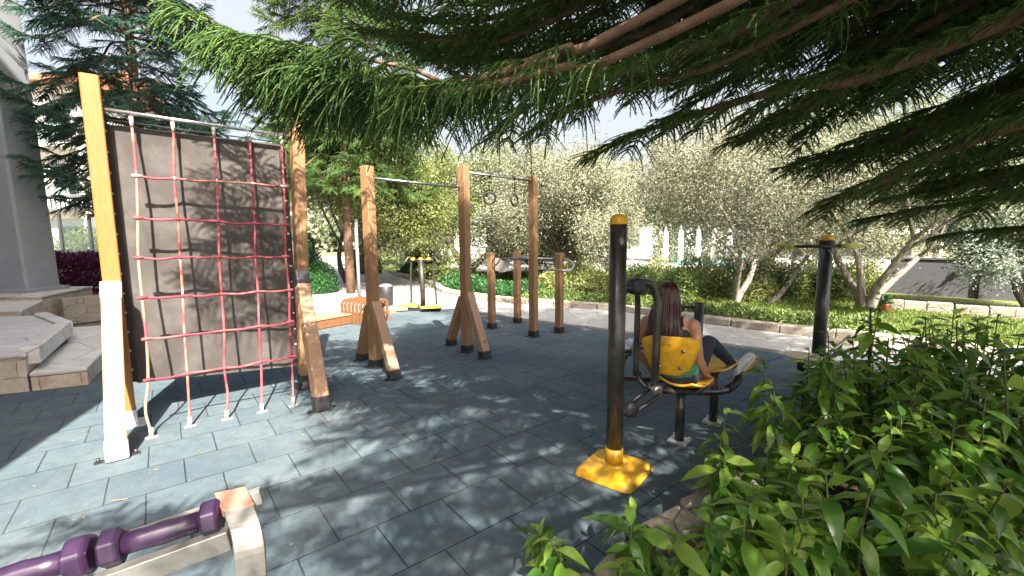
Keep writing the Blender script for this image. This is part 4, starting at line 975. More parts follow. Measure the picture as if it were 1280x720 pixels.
# moulded seat: pan and back
def shell(name, o, x, y, z, fn_, mat, th=.012, nu=16, nv=12):
    vs = []; 
    for i in range(nv + 1):
        for j in range(nu + 1):
            u = j / nu * 2 - 1; v = i / nv * 2 - 1; a, b, c = fn_(u, v); vs.append(o + x * a + y * b + z * c)
    fs = [(i * (nu + 1) + j, i * (nu + 1) + j + 1, (i + 1) * (nu + 1) + j + 1, (i + 1) * (nu + 1) + j) for i in range(nv) for j in range(nu)]
    m = MB(); m.add(vs, fs, True); ob = m.build(name, mat, t); sm = ob.modifiers.new('thick', 'SOLIDIFY'); sm.thickness = th; sm.offset = 0
    bb = ob.modifiers.new('round', 'BEVEL'); bb.width = .004; bb.segments = 2; bb.limit_method = 'ANGLE'; bb.angle_limit = R_(50); return ob
def back_fn(u, v):
    # wide rounded top, narrowing to the bottom like a shield
    w = .215 * (1 - .42 * ((1 - v) / 2) ** 1.6); k = (1 - abs(v) ** 5) ** .2 if v > 0 else 1; rnd = math.sqrt(max(0, 1 - max(0, (v - .55) / .45) ** 2)) * .35 + .65
    rb_ = 1 - .25 * max(0, (-v - .6) / .4) ** 2
    return u * w * rnd * rb_, v * .165 + .012 * (1 - u * u), .06 * u * u - .02 * v
Fb = Vector((.36, .93, 0)).normalized(); Sb = Vector((.93, -.36, 0)).normalized(); zb = (UPV - Fb * .18).normalized()
shell('backrest', Vector((1.19, 3.275, .775)), Sb, zb, Fb, back_fn, M['yellow'])
def pan_fn(u, v): 
    w = .19 * (1 - .12 * max(0, v)) * math.sqrt(max(.35, 1 - max(0, (abs(v) - .6) / .4) ** 2 * .6)); return u * w, v * .2, .035 * u * u + .05 * max(0, -v - .3) ** 2 - .03 * max(0, v - .5) ** 2 * 4 * .3
shell('seat_pan', Vector((1.40, 3.48, .515)), S, F, UPV, pan_fn, M['yellow'], .018)
m = MB(); m.box((1.39, 3.47, .475), (.2, .26, .035), math.atan2(F.y, F.x)); m.build('seat_bracket', M['black_paint'], t, bevel=.005)
m = MB()
for dx_, dz_ in ((.09, .06), (-.11, .07), (.07, -.07), (-.08, -.07)): q = Vector((1.19, 3.262, .775)) + Sb * dx_ + UPV * dz_; m.lathe([(.004, -.012), (.014, -.008), (.016, 0)], q - Fb * .01, Fb, 10)
build_each(m, 'bolt', M['dull_steel'], t)
# second seat facing back
SC2 = G(891, 529)
m = MB(); m.tube([SC2 + UPV * .02, Vector((SC2.x, SC2.y, .47))], .036, 16); m.build('seat_post', M['black_paint'], t)
m = MB(); bolted_plate(m, SC2, .15, R_(50)); m.build('foot_plate', M['plate'], t)
shell('seat_pan', Vector((SC2.x - .02, SC2.y + .05, .515)), S, -F, UPV, pan_fn, M['yellow'], .018)

# sit-up bench behind, with perforated board
BP = Vector((2.14, 5.02, 0))
t = thing('sit_up_bench', BP, 'black sit-up bench with blue perforated board, half hidden behind the seated woman', 'exercise bench')
m = MB(); m.tube([BP + UPV * .03, BP + UPV * .93], .052, 20); m.build('pole', M['black_paint'], t)
m = MB(); m.lathe([(.054, 0), (.054, .01), (.045, .035), (.02, .05), (.001, .053)], BP + UPV * .93, n=20); m.build('cap', M['lime'], t)
m = MB(); m.box(BP + UPV * .025, (.28, .28, .025), R_(40)); m.build('base_cover', M['yellow'], t, bevel=.01)
m = MB(); m.tube([BP + UPV * .87, BP + Vector((-.26, .02, .87))], .017, 12); m.tube([BP + Vector((-.26, -.16, .87)), BP + Vector((-.26, .2, .87))], .03, 12); m.build('leg_roller', M['rubber'], t)
m, nt, b = newmat('perforated_blue'); vo = nt.nodes.new('ShaderNodeTexVoronoi'); vo.inputs['Randomness'].default_value = 0; vo.inputs['Scale'].default_value = 30
tc = nt.nodes.new('ShaderNodeTexCoord'); nt.links.new(tc.outputs['Object'], vo.inputs[0]); nt.links.new(ramp(nt, vo.outputs['Distance'], (.015, .04, .12), (.42, .52, .72), .38, .46), b.inputs['Base Color']); b.inputs['Roughness'].default_value = .5
a_, b__ = Vector((1.18, 4.95, .42)), Vector((1.95, 5.02, .60)); m2 = MB(); m2.beam(a_, b__, .34, .03, Vector((0, 0, 1))); 
m2 = MB(); bx_ = (b__ - a_).normalized(); by_ = Vector((-bx_.y, bx_.x, 0)).normalized(); m2.sheet([(-.0, -.17), (.8, -.17), (.8, .17), (0, .17)], a_, bx_, by_, .03); m2.build('board', m, t, bevel=.01)
m = MB(); C = polyline([a_ + Vector((.16, -.1, -.04)), a_ + Vector((.09, -.1, -.08)), a_ + Vector((.06, -.1, -.2)), a_ + Vector((.06, -.1, -.41))], 16); m.tube([Vector(c) for c in C], .017, 10)
C = polyline([a_ + Vector((.16, .12, -.04)), a_ + Vector((.09, .12, -.08)), a_ + Vector((.06, .12, -.2)), a_ + Vector((.06, .12, -.41))], 16); m.tube([Vector(c) for c in C], .017, 10); build_each(m, 'leg', M['black_paint'], t)
m = MB(); m.tube([a_ + Vector((.1, 0, -.045)), BP + UPV * .55], .024, 12); m.build('rail', M['black_paint'], t)

# standing waist twister at right
TP = Vector((3.44, 4.87, 0)); t = thing('waist_twister', TP, 'black pole waist twister with crossed handlebars and round foot discs, behind the right shrubs', 'exercise machine')
m = MB(); m.tube([TP + UPV * .03, TP + UPV * 1.56], .066, 24); m.build('pole', M['black_paint'], t)
m = MB(); m.lathe([(.068, 0), (.068, .012), (.06, .04), (.035, .062), (.001, .07)], TP + UPV * 1.62, n=24); m.build('cap', M['yellow'], t)
m = MB(); m.tube([TP + UPV * 1.56, TP + UPV * 1.62], .074, 20); m.build('hub', M['rubber'], t)
m = MB(); m.box(TP + UPV * .035, (.3, .3, .03), R_(40)); m.build('base_cover', M['black_paint'], t, bevel=.01)
for dx, dy, s_ in ((.0, -.085, -1), (0, .085, 1)):
    c = TP + Vector((0, dy, 1.56)); e0 = c + Vector((-.48, -.02 * s_, .0)); e1 = c + Vector((.33 + .1 * s_, .03 * s_, .0))
    m = MB(); m.tube([e0, e1], .017, 12); hb = m.build('handlebar', M['rubber'], t)
    m = MB(); m.tube([e0 - Vector((.01, 0, 0)), e0 + Vector((.2, 0, 0))], .022, 12); m.tube([e1 - Vector((.16, 0, 0)), e1 + Vector((.01, 0, 0))], .022, 12); build_each(m, 'grip', M['lime'], hb)
m = MB(); m.tube([TP + Vector((-.02, -.06, 1.53)), TP + Vector((.0, -.1, 1.46)), TP + Vector((.02, -.08, 1.40))], .008, 8); m.build('hook', M['steel'], t)
m, nt, b = newmat('disc_top'); nt.links.new(ramp(nt, noise(nt, 30, 2), (.48, .40, .22), (.62, .54, .34)), b.inputs['Base Color']); b.inputs['Roughness'].default_value = .6; M['disc'] = m
for c in (Y(1003, 444, 4.6), Y(1048, 426, 5.35)):
    m = MB(); m.lathe([(.01, -.018), (.165, -.018), (.175, -.012), (.175, -.003), (.165, .003), (.01, .003)], c, n=32); dsc = m.build('foot_disc', M['disc'], t)
    m = MB(); m.tube([c - UPV * .03, c - UPV * .16], .045, 16); m.tube([c - UPV * .15, Vector((TP.x, TP.y, c.z - .2))], .03, 10); m.build('spindle', M['black_paint'], dsc)
m = MB(); m.tube([Y(1006, 466, 4.45), Y(1062, 420, 5.3)], .016, 10); m.build('cross_tube', M['steel'], t)

# air walker far left centre
E0 = Vector((-2.05, 10.1, 0)); t = thing('air_walker', E0, 'black air walker with swinging handles and yellow foot plates at the far edge', 'exercise machine')
m = MB(); m.tube([E0 + UPV * .02, E0 + UPV * .55, E0 + Vector((-.02, 0, 1.16))], .06, 16); m.build('post', M['black_paint'], t)
m = MB(); m.tube([E0 + Vector((-.36, 0, 1.17)), E0 + Vector((.36, 0, 1.17))], .035, 12); m.build('axle', M['rubber'], t)
for x in (-.2, -.02, .16): m = MB(); m.ball(E0 + Vector((x, 0, 1.19)), .052, 12, 8, (1.1, 1, .8)); m.build('axle_cap', M['yellow'], t)
for x, sx in ((-.24, -1), (.28, 1)):
    pts = [E0 + Vector((x + .12 * sx, -.14, 1.12)), E0 + Vector((x + .03 * sx, -.06, 1.24)), E0 + Vector((x, 0, 1.16)), E0 + Vector((x - .02, 0, .8)), E0 + Vector((x + .02 * sx, 0, .45)), E0 + Vector((x + .04 * sx, -.03 * sx, .1))]
    m = MB(); m.tube([Vector(c) for c in polyline(pts, 30)], .024, 10); sw = m.build('swing_handle', M['black_paint'], t)
for cx, cy in ((-.36, .0), (.22, -.22)):
    m = MB(); m.sheet([(-.22, -.09), (.22, -.09), (.24, .0), (.2, .09), (-.2, .09), (-.24, 0)], E0 + Vector((cx, cy, .12)), (1, .12, 0), (-.12, 1, 0), .035)
    m.box(E0 + Vector((cx + .12, cy, .155)), (.09, .14, .05)); m.build('foot_plate', M['yellow'], t, bevel=.01)
m = MB(); m.beam(E0 + Vector((-.35, 0, .05)), E0 + Vector((.42, -.05, .05)), .08, .06); m.build('base_beam', M['rubber'], t)

# slatted wooden bench and low timber box
a0, a1 = Vector((-3.42, 8.75, 0)), Vector((-2.85, 8.40, 0)); u = (a1 - a0).normalized(); v = Vector((-u.y, u.x, 0))
t = thing('slatted_bench', (a0 + a1) / 2, 'orange slatted wooden bench with rounded slats behind the pull-up posts', 'bench')
for k in range(7):
    c = a0 + u * (.04 + k * .11); m = MB()
    m.beam(c + v * .0 + UPV * .02, c + UPV * .40, .05, .04, u); C = polyline([c + UPV * .38, c + v * .06 + UPV * .45, c + v * .25 + UPV * .455, c + v * .5 + UPV * .45, c + v * .56 + UPV * .38, c + v * .58 + UPV * .02], 18)
    for i in range(len(C) - 1): m.beam(Vector(C[i]), Vector(C[i + 1]) + (Vector(C[i + 1]) - Vector(C[i])) * .08, .05, .035, u)
    m.build('slat', M['orange_wood'], t, bevel=.006)
m = MB(); m.beam(a0 + UPV * .2 + v * .05, a1 + u * .1 + UPV * .2 + v * .05, .03, .06); m.beam(a0 + UPV * .2 + v * .5, a1 + u * .1 + UPV * .2 + v * .5, .03, .06); m.build('rail', M['orange_wood'], t)
b0, b1 = G(370, 419), G(442, 405); u = (b1 - b0).normalized(); v = Vector((-u.y, u.x, 0))
t = thing('timber_box', b0, 'low orange timber box with its top coloured pale as if sunlit beside the slatted bench', 'timber box')
L = (b1 - b0).length
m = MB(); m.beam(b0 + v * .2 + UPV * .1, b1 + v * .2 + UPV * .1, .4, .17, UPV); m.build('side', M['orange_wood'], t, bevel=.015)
m = MB(); m.beam(b0 + v * .2 + UPV * .198 - u * .01, b1 + v * .2 + UPV * .198 + u * .01, .43, .02, UPV); m.build('lid', M['pale_wood'], t, bevel=.006)  # pale wood puts the sunlight on the top into its colour
q = G(442, 406); 
# bin and lamp post
q = Vector((-3.12, 10.9, 0)); t = thing('litter_bin', q, 'round dark litter bin with a pale lid standing on the path', 'litter bin')
m = MB(); m.lathe([(.15, .02), (.17, .04), (.175, .48), (.16, .5)], q, n=24); m.build('body', M['shoe'], t)
m = MB(); m.lathe([(.16, .47), (.165, .505), (.12, .53), (.06, .55), (.02, .54)], q, n=24); m.build('lid', M['grey_plate'], t)
q = Vector((-4.3, 12.4, 0)); t = thing('path_post', q, 'slim grey metal post beside the paved path', 'post')
m = MB(); m.tube([q, q + UPV * 2.15], .045, 12); m.build('pole', M['grey_plate'], t)
m = MB(); m.lathe([(.09, 0), (.09, .02), (.06, .05)], q, n=16); m.build('base', M['dull_steel'], t)
m = MB(); m.lathe([(.05, 0), (.05, .03), (.02, .05)], q + UPV * 2.15, n=20); m.build('cap', M['grey_plate'], t)

# ------------------------------------------------------------------ dumbbell rack in the foreground
R1 = Y(296, 650, .98)
ax = (Y(262, 655, 1.0) - Y(20, 712, .86)).normalized()             # direction of the bar towards the right
t = thing('dumbbell_rack', (R1.x, R1.y, 0), 'pale steel dumbbell rack with a wood-topped end bracket, nearest the camera', 'dumbbell rack')
uz = Vector((0, 0, 1)); side = ax.cross(uz).normalized()
e = Y(300, 628, 1.0)
prof = [Y(288, 616, 1.06), Y(301, 644, 1.0), Y(310, 672, .965), Y(314, 712, .95), Y(314, 790, .95), Y(314, 900, .95)]
pr = polyline(prof, 26)
def strap(name, a, b, w, th, mat):
    m = MB(); vs = []; fs = []; pts = pr[a:b]; n_ = len(pts)
    for i, p in enumerate(pts):
        p = Vector(p); q0 = Vector(pts[max(i - 1, 0)]); q1 = Vector(pts[min(i + 1, n_ - 1)]); d_ = (q1 - q0).normalized(); xx = ax; nrm_ = xx.cross(d_).normalized()
        for sx, sn in ((-1, -1), (1, -1), (1, 1), (-1, 1)): vs.append(p + xx * sx * w / 2 + nrm_ * sn * th / 2)
    for i in range(n_ - 1):
        for k in range(4): j = (k + 1) % 4; fs.append((i * 4 + k, i * 4 + j, i * 4 + 4 + j, i * 4 + 4 + k))
    fs += [(3, 2, 1, 0), tuple((n_ - 1) * 4 + k for k in range(4))]
    m.add(vs, fs, False); return m.build(name, mat, t, bevel=.002)
M['pink_wood'] = mat_wood('pink_wood', (0.26, 0.12, 0.085), (0.38, 0.19, 0.14), (0.3, 0.14, 0.1))
M['satin'] = mat_noise('satin', (0.22, 0.21, 0.19), (0.40, 0.39, 0.36), 18, 0.38, .5, .1, .001)
strap('end_bracket', 3, 26, .062, .016, M['satin']); strap('wood_top', 0, 5, .068, .022, M['pink_wood'])
g0, g1 = Y(288, 672, .99), Y(-60, 800, .80)
m = MB(); m.beam(g0, g1, .03, .05, UPV); m.beam(g0 + Vector((.01, .12, .035)), g1 + Vector((.01, .12, .035)), .025, .04, UPV); m.build('tray_rail', M['satin'], t, bevel=.003)
lo = Vector((pr[-1][0], pr[-1][1], 0)); m = MB(); m.beam(lo + UPV * .02, Vector(pr[-1]) + UPV * .1, .05, .05, ax); m.beam(lo + Vector((0, -.3, .03)), lo + Vector((0, .3, .03)), .06, .04); m.beam(lo - ax * 1.1 + UPV * .02 - UPV * (lo - ax * 1.1).z, Vector(pr[-1]) - ax * 1.1 + UPV * .2, .05, .05, ax)
m.build('leg', M['satin'], t, bevel=.003)
M['purple_vinyl'] = mat_noise('purple_vinyl', (0.020, 0.010, 0.030), (0.04, 0.018, 0.054), 12, 0.32, 0, .12, .0008, coat=.25, fine=200)
def dumbbell(c, ax_, hl, hr, hw, gr, label, rot=0.3):
    t2 = thing('dumbbell', c, label, 'dumbbell', 'purple dumbbells on the rack')
    x, y, z = frame(ax_)
    m = MB(); m.tube([c - z * (hl + .004), c - z * (hl * .5), c, c + z * (hl * .5), c + z * (hl + .004)], [gr * 1.0, gr, gr * 1.12, gr, gr], 20); m.build('handle', M['purple_vinyl'], t2)
    for sg in (-1, 1):
        cc = c + z * sg * (hl + hw / 2); m = MB(); vs = []; prof_ = [(-.5, .74), (-.42, .95), (-.3, 1), (.3, 1), (.42, .95), (.5, .74)]
        for h_, k_ in prof_:
            for q in range(6):
                a = math.pi / 3 * q + rot; vs.append(cc + z * h_ * hw + (x * math.cos(a) + y * math.sin(a)) * hr * k_)
        fs = [(i * 6 + q, i * 6 + (q + 1) % 6, i * 6 + 6 + (q + 1) % 6, i * 6 + 6 + q) for i in range(5) for q in range(6)] + [tuple(reversed(range(6))), tuple(30 + q for q in range(6))]
        m.add(vs, fs); m.build('head', M['purple_vinyl'], t2, bevel=.006)
pA, pB = Y(262, 648, 1.0), Y(145, 683, .93)
c = (pA + pB) / 2; hl = (pA - pB).length / 2 - .016
dumbbell(c, (pA - pB), hl, .044, .042, .024, 'purple hexagonal dumbbell next to the rack end bracket')
c2 = Y(106, 694, .90); dumbbell(c2 - (pA - pB).normalized() * (hl + .03), (pA - pB), hl, .047, .046, .024, 'purple dumbbell further left, cut by the photo edge', .5)
# ------------------------------------------------------------------ big Norfolk pine over the playground
TX, TY = 3.9, -0.4
t = thing('norfolk_pine', (TX, TY, 0), 'large Norfolk pine whose dark boughs hang over the playground from the right', 'tree')
m = MB(); rz = random.Random(5)
m.tube([(TX + rz.uniform(-.02, .02), TY + rz.uniform(-.02, .02), z) for z in np.linspace(-.05, 11.5, 16)], [.34] + list(np.linspace(.27, .05, 15)), 18); m.build('trunk', M['bark_brown'], t)
fm = FM(); wd = MB(); r = np.random.default_rng(21)
def T(z): return Vector((TX - .1, TY + .1, z))
near = [
 ([T(3.1), Y(1320, 105, 2.6), Y(1180, 150, 3.1), Y(1080, 190, 3.5), Y(1000, 212, 3.8)], .03, .7, .15, .24, .25, .5),
 ([T(3.2), Y(1350, 150, 3.4), Y(1220, 190, 4.0), Y(1130, 222, 4.5), Y(1050, 245, 4.9)], .03, .7, .15, .24, .25, .5),
 ([T(4.9), (2.4, .9, 4.8), (.9, 1.7, 4.7), (-.8, 2.3, 4.5), (-2.3, 2.3, 4.35)], .036, .8, .15, .27, .45, .5),
 ([T(4.5), (2.4, 1.6, 4.3), (.9, 2.6, 4.1), (-.8, 2.9, 3.75), (-2.5, 2.9, 3.6)], .036, .8, .15, .27, .50, .5),
 ([T(4.4), (2.1, -1.2, 4.3), (.9, -1.8, 4.1), (-.1, -2.1, 3.95), (-.7, -2.2, 3.8)], .036, .75, .18, .25, .22, .6),
 ([T(4.7), (2.2, 1.2, 4.6), (.7, 2.3, 4.4), (-1.0, 3.0, 4.2), (-2.6, 3.3, 4.0)], .036, .8, .16, .26, .40, .5),
 ([T(4.6), (2.0, .9, 4.4), (.4, 1.7, 4.2), (-1.1, 2.1, 4.0), (-2.4, 2.0, 3.85)], .036, .75, .2, .25, .35, .6),
 ([T(4.2), (1.9, -.5, 4.2), (.2, -.9, 4.0), (-.9, -1.1, 3.9), (-1.5, -1.0, 3.85)], .036, .75, .2, .25, .25, .6),
 ([T(5.2), (1.9, -1.2, 5.1), (.4, -1.8, 5.0), (-.6, -2.0, 4.8)], .036, .75, .2, .25, .25, .6),
 ([T(3.4), Y(860, 30, 1.95), Y(700, 84, 2.1), Y(580, 112, 2.2), Y(480, 108, 2.25), Y(370, 80, 2.3), Y(290, 50, 2.35)], .022, .36, .15, .27, .66, .95),
 ([T(3.5), Y(1000, 30, 2.4), Y(860, 92, 2.7), Y(760, 118, 3.0), Y(700, 145, 3.2), Y(655, 172, 3.4)], .024, .42, .2, .20, .5, .7),
 ([T(3.6), Y(850, -2, 1.95), Y(700, 62, 2.15), Y(570, 103, 2.35), Y(440, 92, 2.45), Y(320, 52, 2.45), Y(228, 12, 2.45)], .024, .50, .14, .31, .66, .85),
 ([T(3.7), Y(1010, -10, 2.3), Y(860, 62, 2.6), Y(760, 96, 2.9), Y(670, 128, 3.2), Y(605, 178, 3.4)], .036, .55, .17, .24, .42, .75),
 ([T(3.3), Y(1180, 60, 2.3), Y(1000, 105, 2.7), Y(880, 140, 3.0), Y(790, 170, 3.3), Y(735, 200, 3.4)], .036, .60, .17, .22, .34, .6),
 ([T(3.0), Y(1290, 150, 2.4), Y(1150, 205, 2.9), Y(1060, 245, 3.3), Y(1010, 265, 3.5)], .034, .60, .17, .20, .30, .5),
 ([T(2.8), Y(1400, 215, 2.6), Y(1260, 245, 3.2), Y(1150, 262, 3.7), Y(1070, 275, 4.0)], .03, .60, .18, .20, .34, .5),
 ([T(2.6), Y(1480, 250, 2.5), Y(1330, 280, 3.0), Y(1230, 288, 3.4), Y(1170, 296, 3.6)], .03, .50, .18, .20, .40, .5),
 ([T(3.9), Y(900, -70, 2.9), Y(760, -10, 3.3), Y(650, 40, 3.7), Y(560, 60, 4.0), Y(480, 30, 4.2)], .036, .6, .2, .24, .32, .8),
 ([T(4.0), Y(820, -120, 2.4), Y(700, -60, 2.7), Y(560, -10, 2.9), Y(450, -8, 3.1), Y(400, -30, 3.2)], .034, .5, .2, .24, .32, .8),
 ([T(3.5), Y(1100, 10, 2.9), Y(980, 60, 3.4), Y(900, 110, 3.8), Y(830, 150, 4.1)], .034, .65, .2, .22, .28, .6),
 ([T(3.2), Y(1270, 30, 2.8), Y(1150, 90, 3.4), Y(1060, 130, 3.9), Y(990, 175, 4.2)], .034, .65, .2, .22, .28, .6),
 ([T(3.2), Y(1420, 90, 3.0), Y(1300, 140, 3.6), Y(1200, 185, 4.2), Y(1120, 205, 4.6)], .034, .65, .2, .22, .28, .6),
 ([T(3.8), Y(1150, -90, 2.6), Y(1060, -20, 3.1), Y(960, 30, 3.5), Y(880, 60, 3.9)], .034, .65, .2, .22, .28, .6),
 ([T(3.6), Y(1330, -60, 2.8), Y(1230, 10, 3.3), Y(1140, 60, 3.8), Y(1080, 90, 4.2)], .034, .65, .2, .22, .28, .6),
]
for pts, rad, sl_, ss, L0, t0, dr in near:
    plume_branch(fm, wd, pts, rad, sl_, ss * .95, L0, .026, t0, dr if L0 > .25 and t0 > .4 else .38, 34, .017, r, .14, 1.0, .0064, 6)
for k, (pts, rad, sl_, ss, L0, t0, dr) in enumerate(near):
    for q in range((6 if k in (16, 17, 18, 22, 23) else 2) if k > 14 else (0 if 2 <= k < 12 else 1)):
        o_ = Vector((r.uniform(-.35, .35), r.uniform(.15, .8), r.uniform(.12, .7)))
        if k in (16, 17, 18, 22, 23): o_ = Vector((r.uniform(-.3, .5), r.uniform(-.2, 1.1), r.uniform(-.12, .55)))
        plume_branch(fm, wd, [Vector(pts[0]) + Vector((0, 0, o_.z))] + [Vector(p) + o_ for p in pts[1:]], rad, sl_, ss, L0 * 1.05, .028, t0, .35, 24, .019, r, .12, 1.0, .0066, 5)
left_ = [T(3.35), Y(860, 10, 1.95), Y(700, 70, 2.15), Y(580, 106, 2.3), Y(480, 108, 2.35), Y(380, 90, 2.35), Y(300, 70, 2.35)]
for o_, L0_ in (((.05, .18, -.02), .24), ((-.12, .34, .06), .26), ((.1, .02, .10), .24), ((-.3, .2, .14), .24), ((-.2, .5, .0), .26)):
    plume_branch(fm, wd, [left_[2], left_[3]] + [Vector(p) + Vector(o_) for p in left_[4:]], .011, .42, .14, L0_, .026, .2, .8, 30, .017, r, .16, 1.0, .0062, 6)
norfolk_top(fm, wd, (TX, TY), 3.5, 10.8, 4.5, 2.4, 12, 10, r, .27, 8, .036, .028, .0095, None, .22, .12, 4, .045)
wd.build('boughs', M['bark_brown'], t); fm.build('crown', L_['pine_near'], t)

# Norfolk pine behind the climbing board
def norfolk(name, x, y, z0, z1, r0, r1, tiers, per, label, seed, mat, h):
    t = thing(name, (x, y, 0), label, 'tree'); r = np.random.default_rng(seed)
    m = MB(); m.tube([(x, y, z) for z in np.linspace(-.05, h, 10)], list(np.linspace(.14, .03, 10)), 12); m.build('trunk', M['bark_brown'], t)
    fm = FM(); wd = MB(); norfolk_top(fm, wd, (x, y), z0, z1, r0, r1, tiers, per, r, .26, 12, .030, .026, .009, None, .15, .5, 4, .028)
    wd.build('boughs', M['bark_brown'], t); fm.build('crown', mat, t); return t
norfolk('norfolk_pine', -4.9, 13.4, 3.3, 11.5, 2.5, 2.2, 14, 8, 'sunlit green Norfolk pine rising behind the right half of the climbing board', 44, L_['pine_near'], 12)
norfolk('norfolk_pine', -8.0, 9.9, 2.75, 9.6, 1.95, 1.7, 16, 9, 'dark blue-green Norfolk pine behind the climbing board, beside the grey column', 33, L_['pine_blue'], 10.5)

# ------------------------------------------------------------------ trees behind the playground
def T_(*a, **k):
    a = list(a); a[9] *= .95; a[10] *= .85; a[11] *= 1.12; a[12] = int(a[12] * 3.6); a[13] *= .78; k.setdefault('cloud', .22); k.setdefault('hang', .6); return leafy_tree(*a, **k)
T_('green_tree', (-6.1, 16.5, 0), 'broad green tree behind the right post of the climbing frame', 'tree', None, L_['yellow_green'], M['bark_grey'], 1, 3, 2.0, .14, 2.4, 38000, .12, 3, .8, (4, 5), .22)
T_('olive_tree', (-1.85, 17.6, 0), 'large pale olive tree with its trunk behind the second pull-up post', 'tree', 'olive trees behind the playground', L_['olive'], M['bark_grey'], 2, 2, 1.7, .2, 2.1, 42000, .12, 3, .85, (4, 6), .12)
T_('olive_tree', (1.7, 15.2, 0), 'pinkish dry olive tree behind the ring posts', 'tree', 'olive trees behind the playground', L_['dry'], M['bark_grey'], 3, 2, 1.5, .15, 1.8, 32000, .10, 3, .85, (4, 6), .12)
T_('olive_tree', (3.9, 17.4, 0), 'darker olive tree beyond the near black pole', 'tree', 'olive trees behind the playground', L_['olive'], M['bark_grey'], 4, 2, 1.6, .15, 1.9, 32000, .11, 3, .85, (4, 6), .08)
T_('almond_tree', (4.95, 9.9, 0), 'bare-looking pinkish tree with a pale mottled trunk right of the seated woman', 'tree', None, L_['dry'], M['bark_pale'], 15, 2, 1.9, .085, 1.6, 15000, .075, 3, .8, (4, 6), .2)
T_('olive_tree', (7.6, 9.45, 0), 'many-limbed olive tree forking low in front of the grey wall', 'tree', 'olive trees behind the playground', L_['olive'], M['bark_pale'], 6, 4, 1.95, .10, 1.5, 20000, .085, 3, .9, (4, 5), .22, hang=0, cloud=.15)
T_('olive_tree', (6.15, 10.6, 0), 'olive with a thin grey trunk bending right behind the waist twister', 'tree', 'olive trees behind the playground', L_['dry'], M['bark_grey'], 17, 1, 1.9, .07, 1.3, 11000, .08, 3, .8, (4, 5), .15, lean=(.75, 0, 0))
T_('olive_tree', (10.7, 9.0, 0), 'silvery bushy olive overhanging the grey wall at the right edge', 'tree', 'olive trees behind the playground', L_['silver'], M['bark_grey'], 8, 3, 1.1, .10, 1.0, 18000, .085, 3, .8, (4, 5), .05, hang=.2, cloud=.14)
T_('olive_tree', (8.6, 15.5, 0), 'tall pale olive behind the pool bar side of the lawn', 'tree', 'olive trees behind the playground', L_['dry'], M['bark_grey'], 9, 2, 2.0, .16, 2.1, 36000, .12, 3, .85, (4, 6), .15)
for i, (px, yy, mat, sd, lab) in enumerate([(470, 24, 'olive', 31, 'distant olive behind the air walker'), (660, 26, 'dry', 32, 'distant dry tree between the third post and the dip bars'), (560, 30, 'olive', 33, 'distant grey-green tree over the top of the olives'), (840, 27, 'dry', 34, 'distant dry tree above the seated woman'), (950, 25, 'yellow_green', 35, 'distant yellow-green tree above the closed parasols'), (1050, 29, 'olive', 36, 'distant olive above the pool bar'), (1170, 22, 'olive', 37, 'distant olive left of the silvery one above the grey wall'), (1290, 20, 'dry', 38, 'distant dry tree at the right edge')]):
    q = Y(px, 300, yy); T_('distant_tree', (q.x, q.y, 0), lab, 'tree', 'distant garden trees', L_[mat], M['bark_grey'], sd, 1, 2.2, .18, 2.5, 20000, .19, 3, .85, (4, 5), .16, cloud=.25)

hedge('tall_hedge', (8.6, 27.5), (19.5, 26.0), 1.2, 0, 3.1, 32000, .2, L_['olive'], 61, 'tall dark hedge behind the closed white parasols')
hedge('tall_hedge', (-1.5, 30), (5.5, 29), 1.2, 0, 1.6, 12000, .2, L_['bush'], 62, 'low far hedge seen between the dip bars and the near black pole')
# far wood closing the view
r = np.random.default_rng(5); n = 60000; x = r.uniform(-75, 80, n); yv = r.uniform(50, 62, n); hh = 6.0 + 1.6 * np.sin(x * .35) + 1.0 * np.sin(x * .9 + 1); z = hh * r.random(n) ** .6
fm = FM(); flat_leaves(fm, np.column_stack([x, yv, z]), rdir(n, r), rdir(n, r), .8, .5); fm.build('far_wood', L_['olive'], kind='stuff')

# ------------------------------------------------------------------ bushes
bl = [
 (724, 13.4, 1.0, 1.15, 'bush_light', 'rounded yellow-green bush between the dip bars and the near black pole'),
 (820, 13.8, .9, 1.25, 'bush_light', 'pale bush second in from the near black pole'),
 (872, 13.2, .8, 1.3, 'bush', 'taller green bush over the woman\'s right shoulder'),
 (920, 13.0, .8, 1.25, 'bush', 'green bush behind the mottled trunk'),
 (965, 12.8, .8, 1.3, 'bush_light', 'tall light bush between the mottled and the bent trunks'),
 (1015, 12.9, .8, 1.3, 'bush', 'tall green bush behind the waist twister'),
 (745, 11.6, .75, .95, 'bush_light', 'pale yellow-green bush left of the near black pole'),
 (700, 14.5, .9, .8, 'bush_light', 'low pale bush behind the dip bars'),
 (800, 12.4, .8, 1.1, 'bush', 'green bush just right of the near black pole'),
 (850, 11.6, .7, 1.0, 'bush', 'leafy bush directly behind the woman\'s head'),
 (893, 12.2, .75, 1.15, 'bush_light', 'light bush left of the mottled trunk'),
 (945, 11.2, .6, .95, 'bush_light', 'yellowish bush right of the mottled trunk'),
 (985, 11.8, .7, 1.1, 'bush', 'green bush left of the waist twister'),
 (1045, 11.6, .7, 1.15, 'bush', 'darker green bush right of the waist twister pole'),
 (1078, 12.6, .8, 1.1, 'bush_light', 'light bush behind the low forking olive'),
]
for i, (px, yy, rx, h, mt, lab) in enumerate(bl):
    q = Y(px, 300, yy); bush('garden_bush', (q.x, q.y, 0), rx, rx * .8, h * .86, 4200, .10, .36, L_[mt], lab, 'bush', 'bushes behind the lawn', 50 + i)
q = G(404, 361); bush('round_bush', (-6.0, 13.7, 0), .75, .75, 1.05, 9000, .07, .4, L_['deep'], 'dense round dark green bush beside the path', seed=71)
